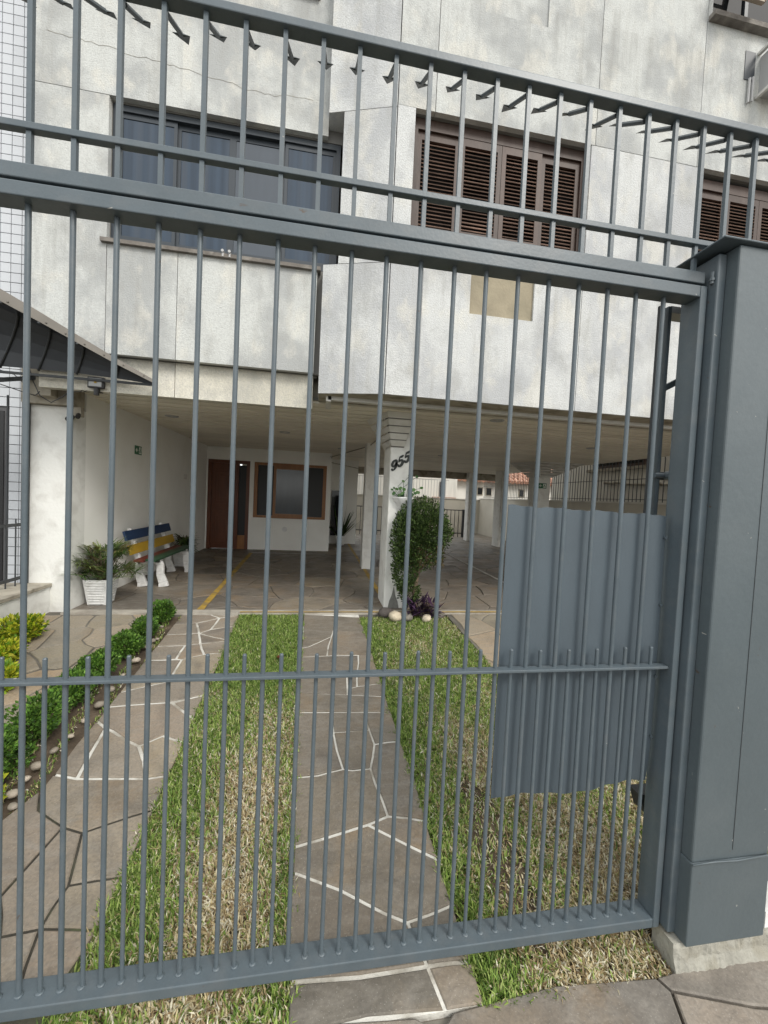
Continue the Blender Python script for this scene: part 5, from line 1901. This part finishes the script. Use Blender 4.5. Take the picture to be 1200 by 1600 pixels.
# counterweight rack and track behind the gate
op = thing('gate_opener', (1.28, 1.36, -1.3), 'upright toothed rack and channel of the gate opener behind the right stile', 'gate opener')
b = MB(); b.box(1.243, 1.266, 1.34, 1.349, -.95, .78); obj('rack_plate', b, M['darkmetal'], op)
b = MB(); b.box(1.278, 1.292, 1.335, 1.352, -.95, .78); obj('channel', b, M['gate'], op)
q = MB(); q.box(1.2455, 1.2545, 1.3365, 1.3395, 0, .007); ts = obj('tooth', q, M['black'], op, origin=(0, 0, 0)); ts.location = Vector((0, 0, -.2))-op.location
for k in range(70):
    inst(ts, (0, 0, -.186+k*.0138), op)
b = MB(); b.tube([(1.262, 1.33, .135), (1.33, 1.33, .135)], .010, 10); b.tube([(1.318, 1.33, .135), (1.318, 1.305, .135)], .018, 12); obj('pivot', b, M['gate'], op)
b = MB(); b.box(1.30, 1.42, 1.345, 1.365, .12, .15); b.bar((1.29, 1.36, .47), (1.40, 1.36, .53), .02, .022); obj('bracket', b, M['gate'], op)
b = MB(); b.box(1.38, 1.41, 1.33, 1.35, .655, .675); obj('latch', b, M['darkmetal'], op)
b = MB(); b.box(1.293, 1.40, 1.34, 1.40, .76, .785); obj('head_plate', b, M['pvc'], op)
b = MB(); b.raw([(1.37, 1.40, -1.20), (1.46, 1.40, -1.20), (1.46, 1.40, -1.30), (1.40, 1.40, -1.28), (1.37, 1.46, -1.20), (1.46, 1.46, -1.20), (1.46, 1.46, -1.30), (1.40, 1.46, -1.28)],
                [(3, 2, 1, 0), (4, 5, 6, 7), (0, 1, 5, 4), (1, 2, 6, 5), (2, 3, 7, 6), (3, 0, 4, 7)])
obj('counterweight', b, M['darkmetal'], op)

# header fence above the gate
hf = thing('header_grille', (.22, 1.235, .79), 'fixed blue-grey bar grille above the gate with inward spikes', 'grille')
b = MB(); b.box(GX0, 1.288, 1.203, 1.262, .796, .836); obj('bottom_rail', b, M['gate'], hf, bevel=.003)
b = MB(); b.box(GX0, 3.4, 1.215, 1.255, 1.349, 1.374); obj('top_rail', b, M['gate'], hf, bevel=.003)
b = MB(); b.box(GX0, 3.4, 1.222, 1.246, .940, .958); obj('middle_rail', b, M['gate'], hf, bevel=.002)
hs = None
sp_src = None
HXS = [-.818+.1098*i for i in range(-16, 38)]
for i, x in enumerate(HXS):
    if hs is None:
        q = MB(); q.box(-.0064, .0064, -.0064, .0064, .8365, .9395); q.box(-.0064, .0064, -.0064, .0064, .9585, 1.3485)
        hs = obj('bar', q, M['gate'], hf, origin=(0, 0, 0)); hs.location = Vector((x, 1.235, 0))-hf.location
        q = MB()
        p0, p1, p2 = Vector((0, 0, 0)), Vector((0, .112, .079)), Vector((0, .180, .127))
        q.tube([p0, p1], .0072, 6)
        ax = (p2-p0).normalized(); s_ = Vector((1, 0, 0)); t_ = ax.cross(s_)
        a0 = p1-ax*.0; 
        bb = p1+ax*.012
        vs = [p1-ax*.004, bb+s_*.027-ax*.016, bb-s_*.027-ax*.016, p2, bb+t_*.0045-ax*.010, bb-t_*.0045-ax*.010]
        q.raw(vs, [(0, 1, 4), (0, 4, 2), (1, 3, 4), (4, 3, 2), (0, 5, 1), (0, 2, 5), (1, 5, 3), (5, 2, 3)])
        sp_src = obj('spike', q, M['spike_silhouette'], hf, origin=(0, 0, 0)); sp_src.location = Vector((x, 1.250, 1.338))-hf.location
    else:
        if not (1.30 < x < 1.34 and False):
            inst(hs, (x+rnd.uniform(-.001, .001), 1.235, 0), hf)
        inst(sp_src, (x, 1.250, 1.338), hf, rot=(rnd.uniform(-.06, .06), rnd.uniform(-.05, .05), rnd.uniform(-.05, .05)))

# steel-clad gate pillar
pi_ = thing('gate_pillar', (1.5, 1.3, -1.54), 'square blue-grey pillar with flat cap at the right of the gate', 'pillar')
PX0, PX1, PY0, PY1 = 1.337, 1.660, 1.131, 1.33
b = MB(); b.box(PX0, PX1, PY0, PY1, -1.235, .895); obj('shaft', b, M['pillar'], pi_, bevel=.006)
b = MB(); b.box(PX0-.004, PX1+.004, PY0-.005, PY1+.004, -1.54, -1.2345); obj('base', b, M['pillar'], pi_, bevel=.005)
b = MB(); b.box(1.258, 1.74, 1.116, 1.33, .897, .904); obj('cap', b, M['gate'], pi_, bevel=.003)
b = MB(); b.box(1.304, 1.3365, 1.172, 1.31, -1.535, .885); obj('jamb', b, M['gate'], pi_, bevel=.005)
b = MB(); b.box(1.5005, 1.5025, PY0-.0012, PY0-.0002, -1.20, .885); obj('seam', b, M['darkmetal'], pi_)
b = MB()
q = [(PX0-.008, PY0-.012)]
b.tube([(PX0-.004, PY0-.006, -1.236), (1.42, PY0-.007, -1.232), (1.52, PY0-.007, -1.237), (PX1+.003, PY0-.006, -1.230)], .0032, 6)
obj('weld_bead', b, M['pillar'], pi_, smooth=True)
b = MB(); b.tube([(1.301, 1.19, .79), (1.301, 1.19, .83)], .006, 8); b.tube([(1.301, 1.19, .80), (1.301, 1.19, .808)], .009, 8); obj('hinge_pin', b, M['gate'], pi_)
# rough concrete plinth
b = MB()
NXP = 60
rp = random.Random(5)
def pz(u, seed): return rp.uniform(-.007, .007)+.005*math.sin(u*17+seed)
rows = []
for k in range(NXP+1):
    u = k/NXP; x = 1.300+.62*u
    rows.append([(x, 1.23, -1.545), (x, 1.142+pz(u, 1)*.2, -1.541), (x, 1.139+pz(u, 2)*.5, -1.556+pz(u, 5)*.3), (x, 1.136+pz(u, 4)*.4, -1.595), (x, 1.120+pz(u, 7)*.4, -1.634)])
for k in range(NXP):
    for j in range(4):
        b.face([rows[k][j+1], rows[k+1][j+1], rows[k+1][j], rows[k][j]])
lc = [(1.302, 1.45, -1.545), (1.290, 1.16, -1.540), (1.27, 1.13, -1.60), (1.265, 1.09, -1.634)]
b.face([rows[0][4], rows[0][3], rows[0][2], rows[0][1], rows[0][0], (1.30, 1.23, -1.66), (1.30, 1.13, -1.66)])
pt = tag(obj('plinth', b, M['plinth'], origin=(1.5, 1.2, -1.62), smooth=False), 'rough pale broken concrete footing under the gate pillar', 'plinth')
# jamb of the next gate leaf beyond the pillar
ng = thing('neighbour_gate', (1.75, 1.24, -1.45), 'blue-grey frame and pale sill of the next gate, right of the pillar', 'gate')
b = MB(); b.box(1.705, 1.735, 1.19, 1.25, -1.42, .85); obj('stile', b, M['gate'], ng, bevel=.003)
b = MB(); b.box(1.742, 2.6, 1.20, 1.24, -1.42, -1.385); obj('bottom_rail', b, M['gate'], ng, bevel=.003)
b = MB(); b.box(1.70, 2.6, 1.15, 1.30, -1.60, -1.48); obj('sill', b, M['potwhite'], ng)
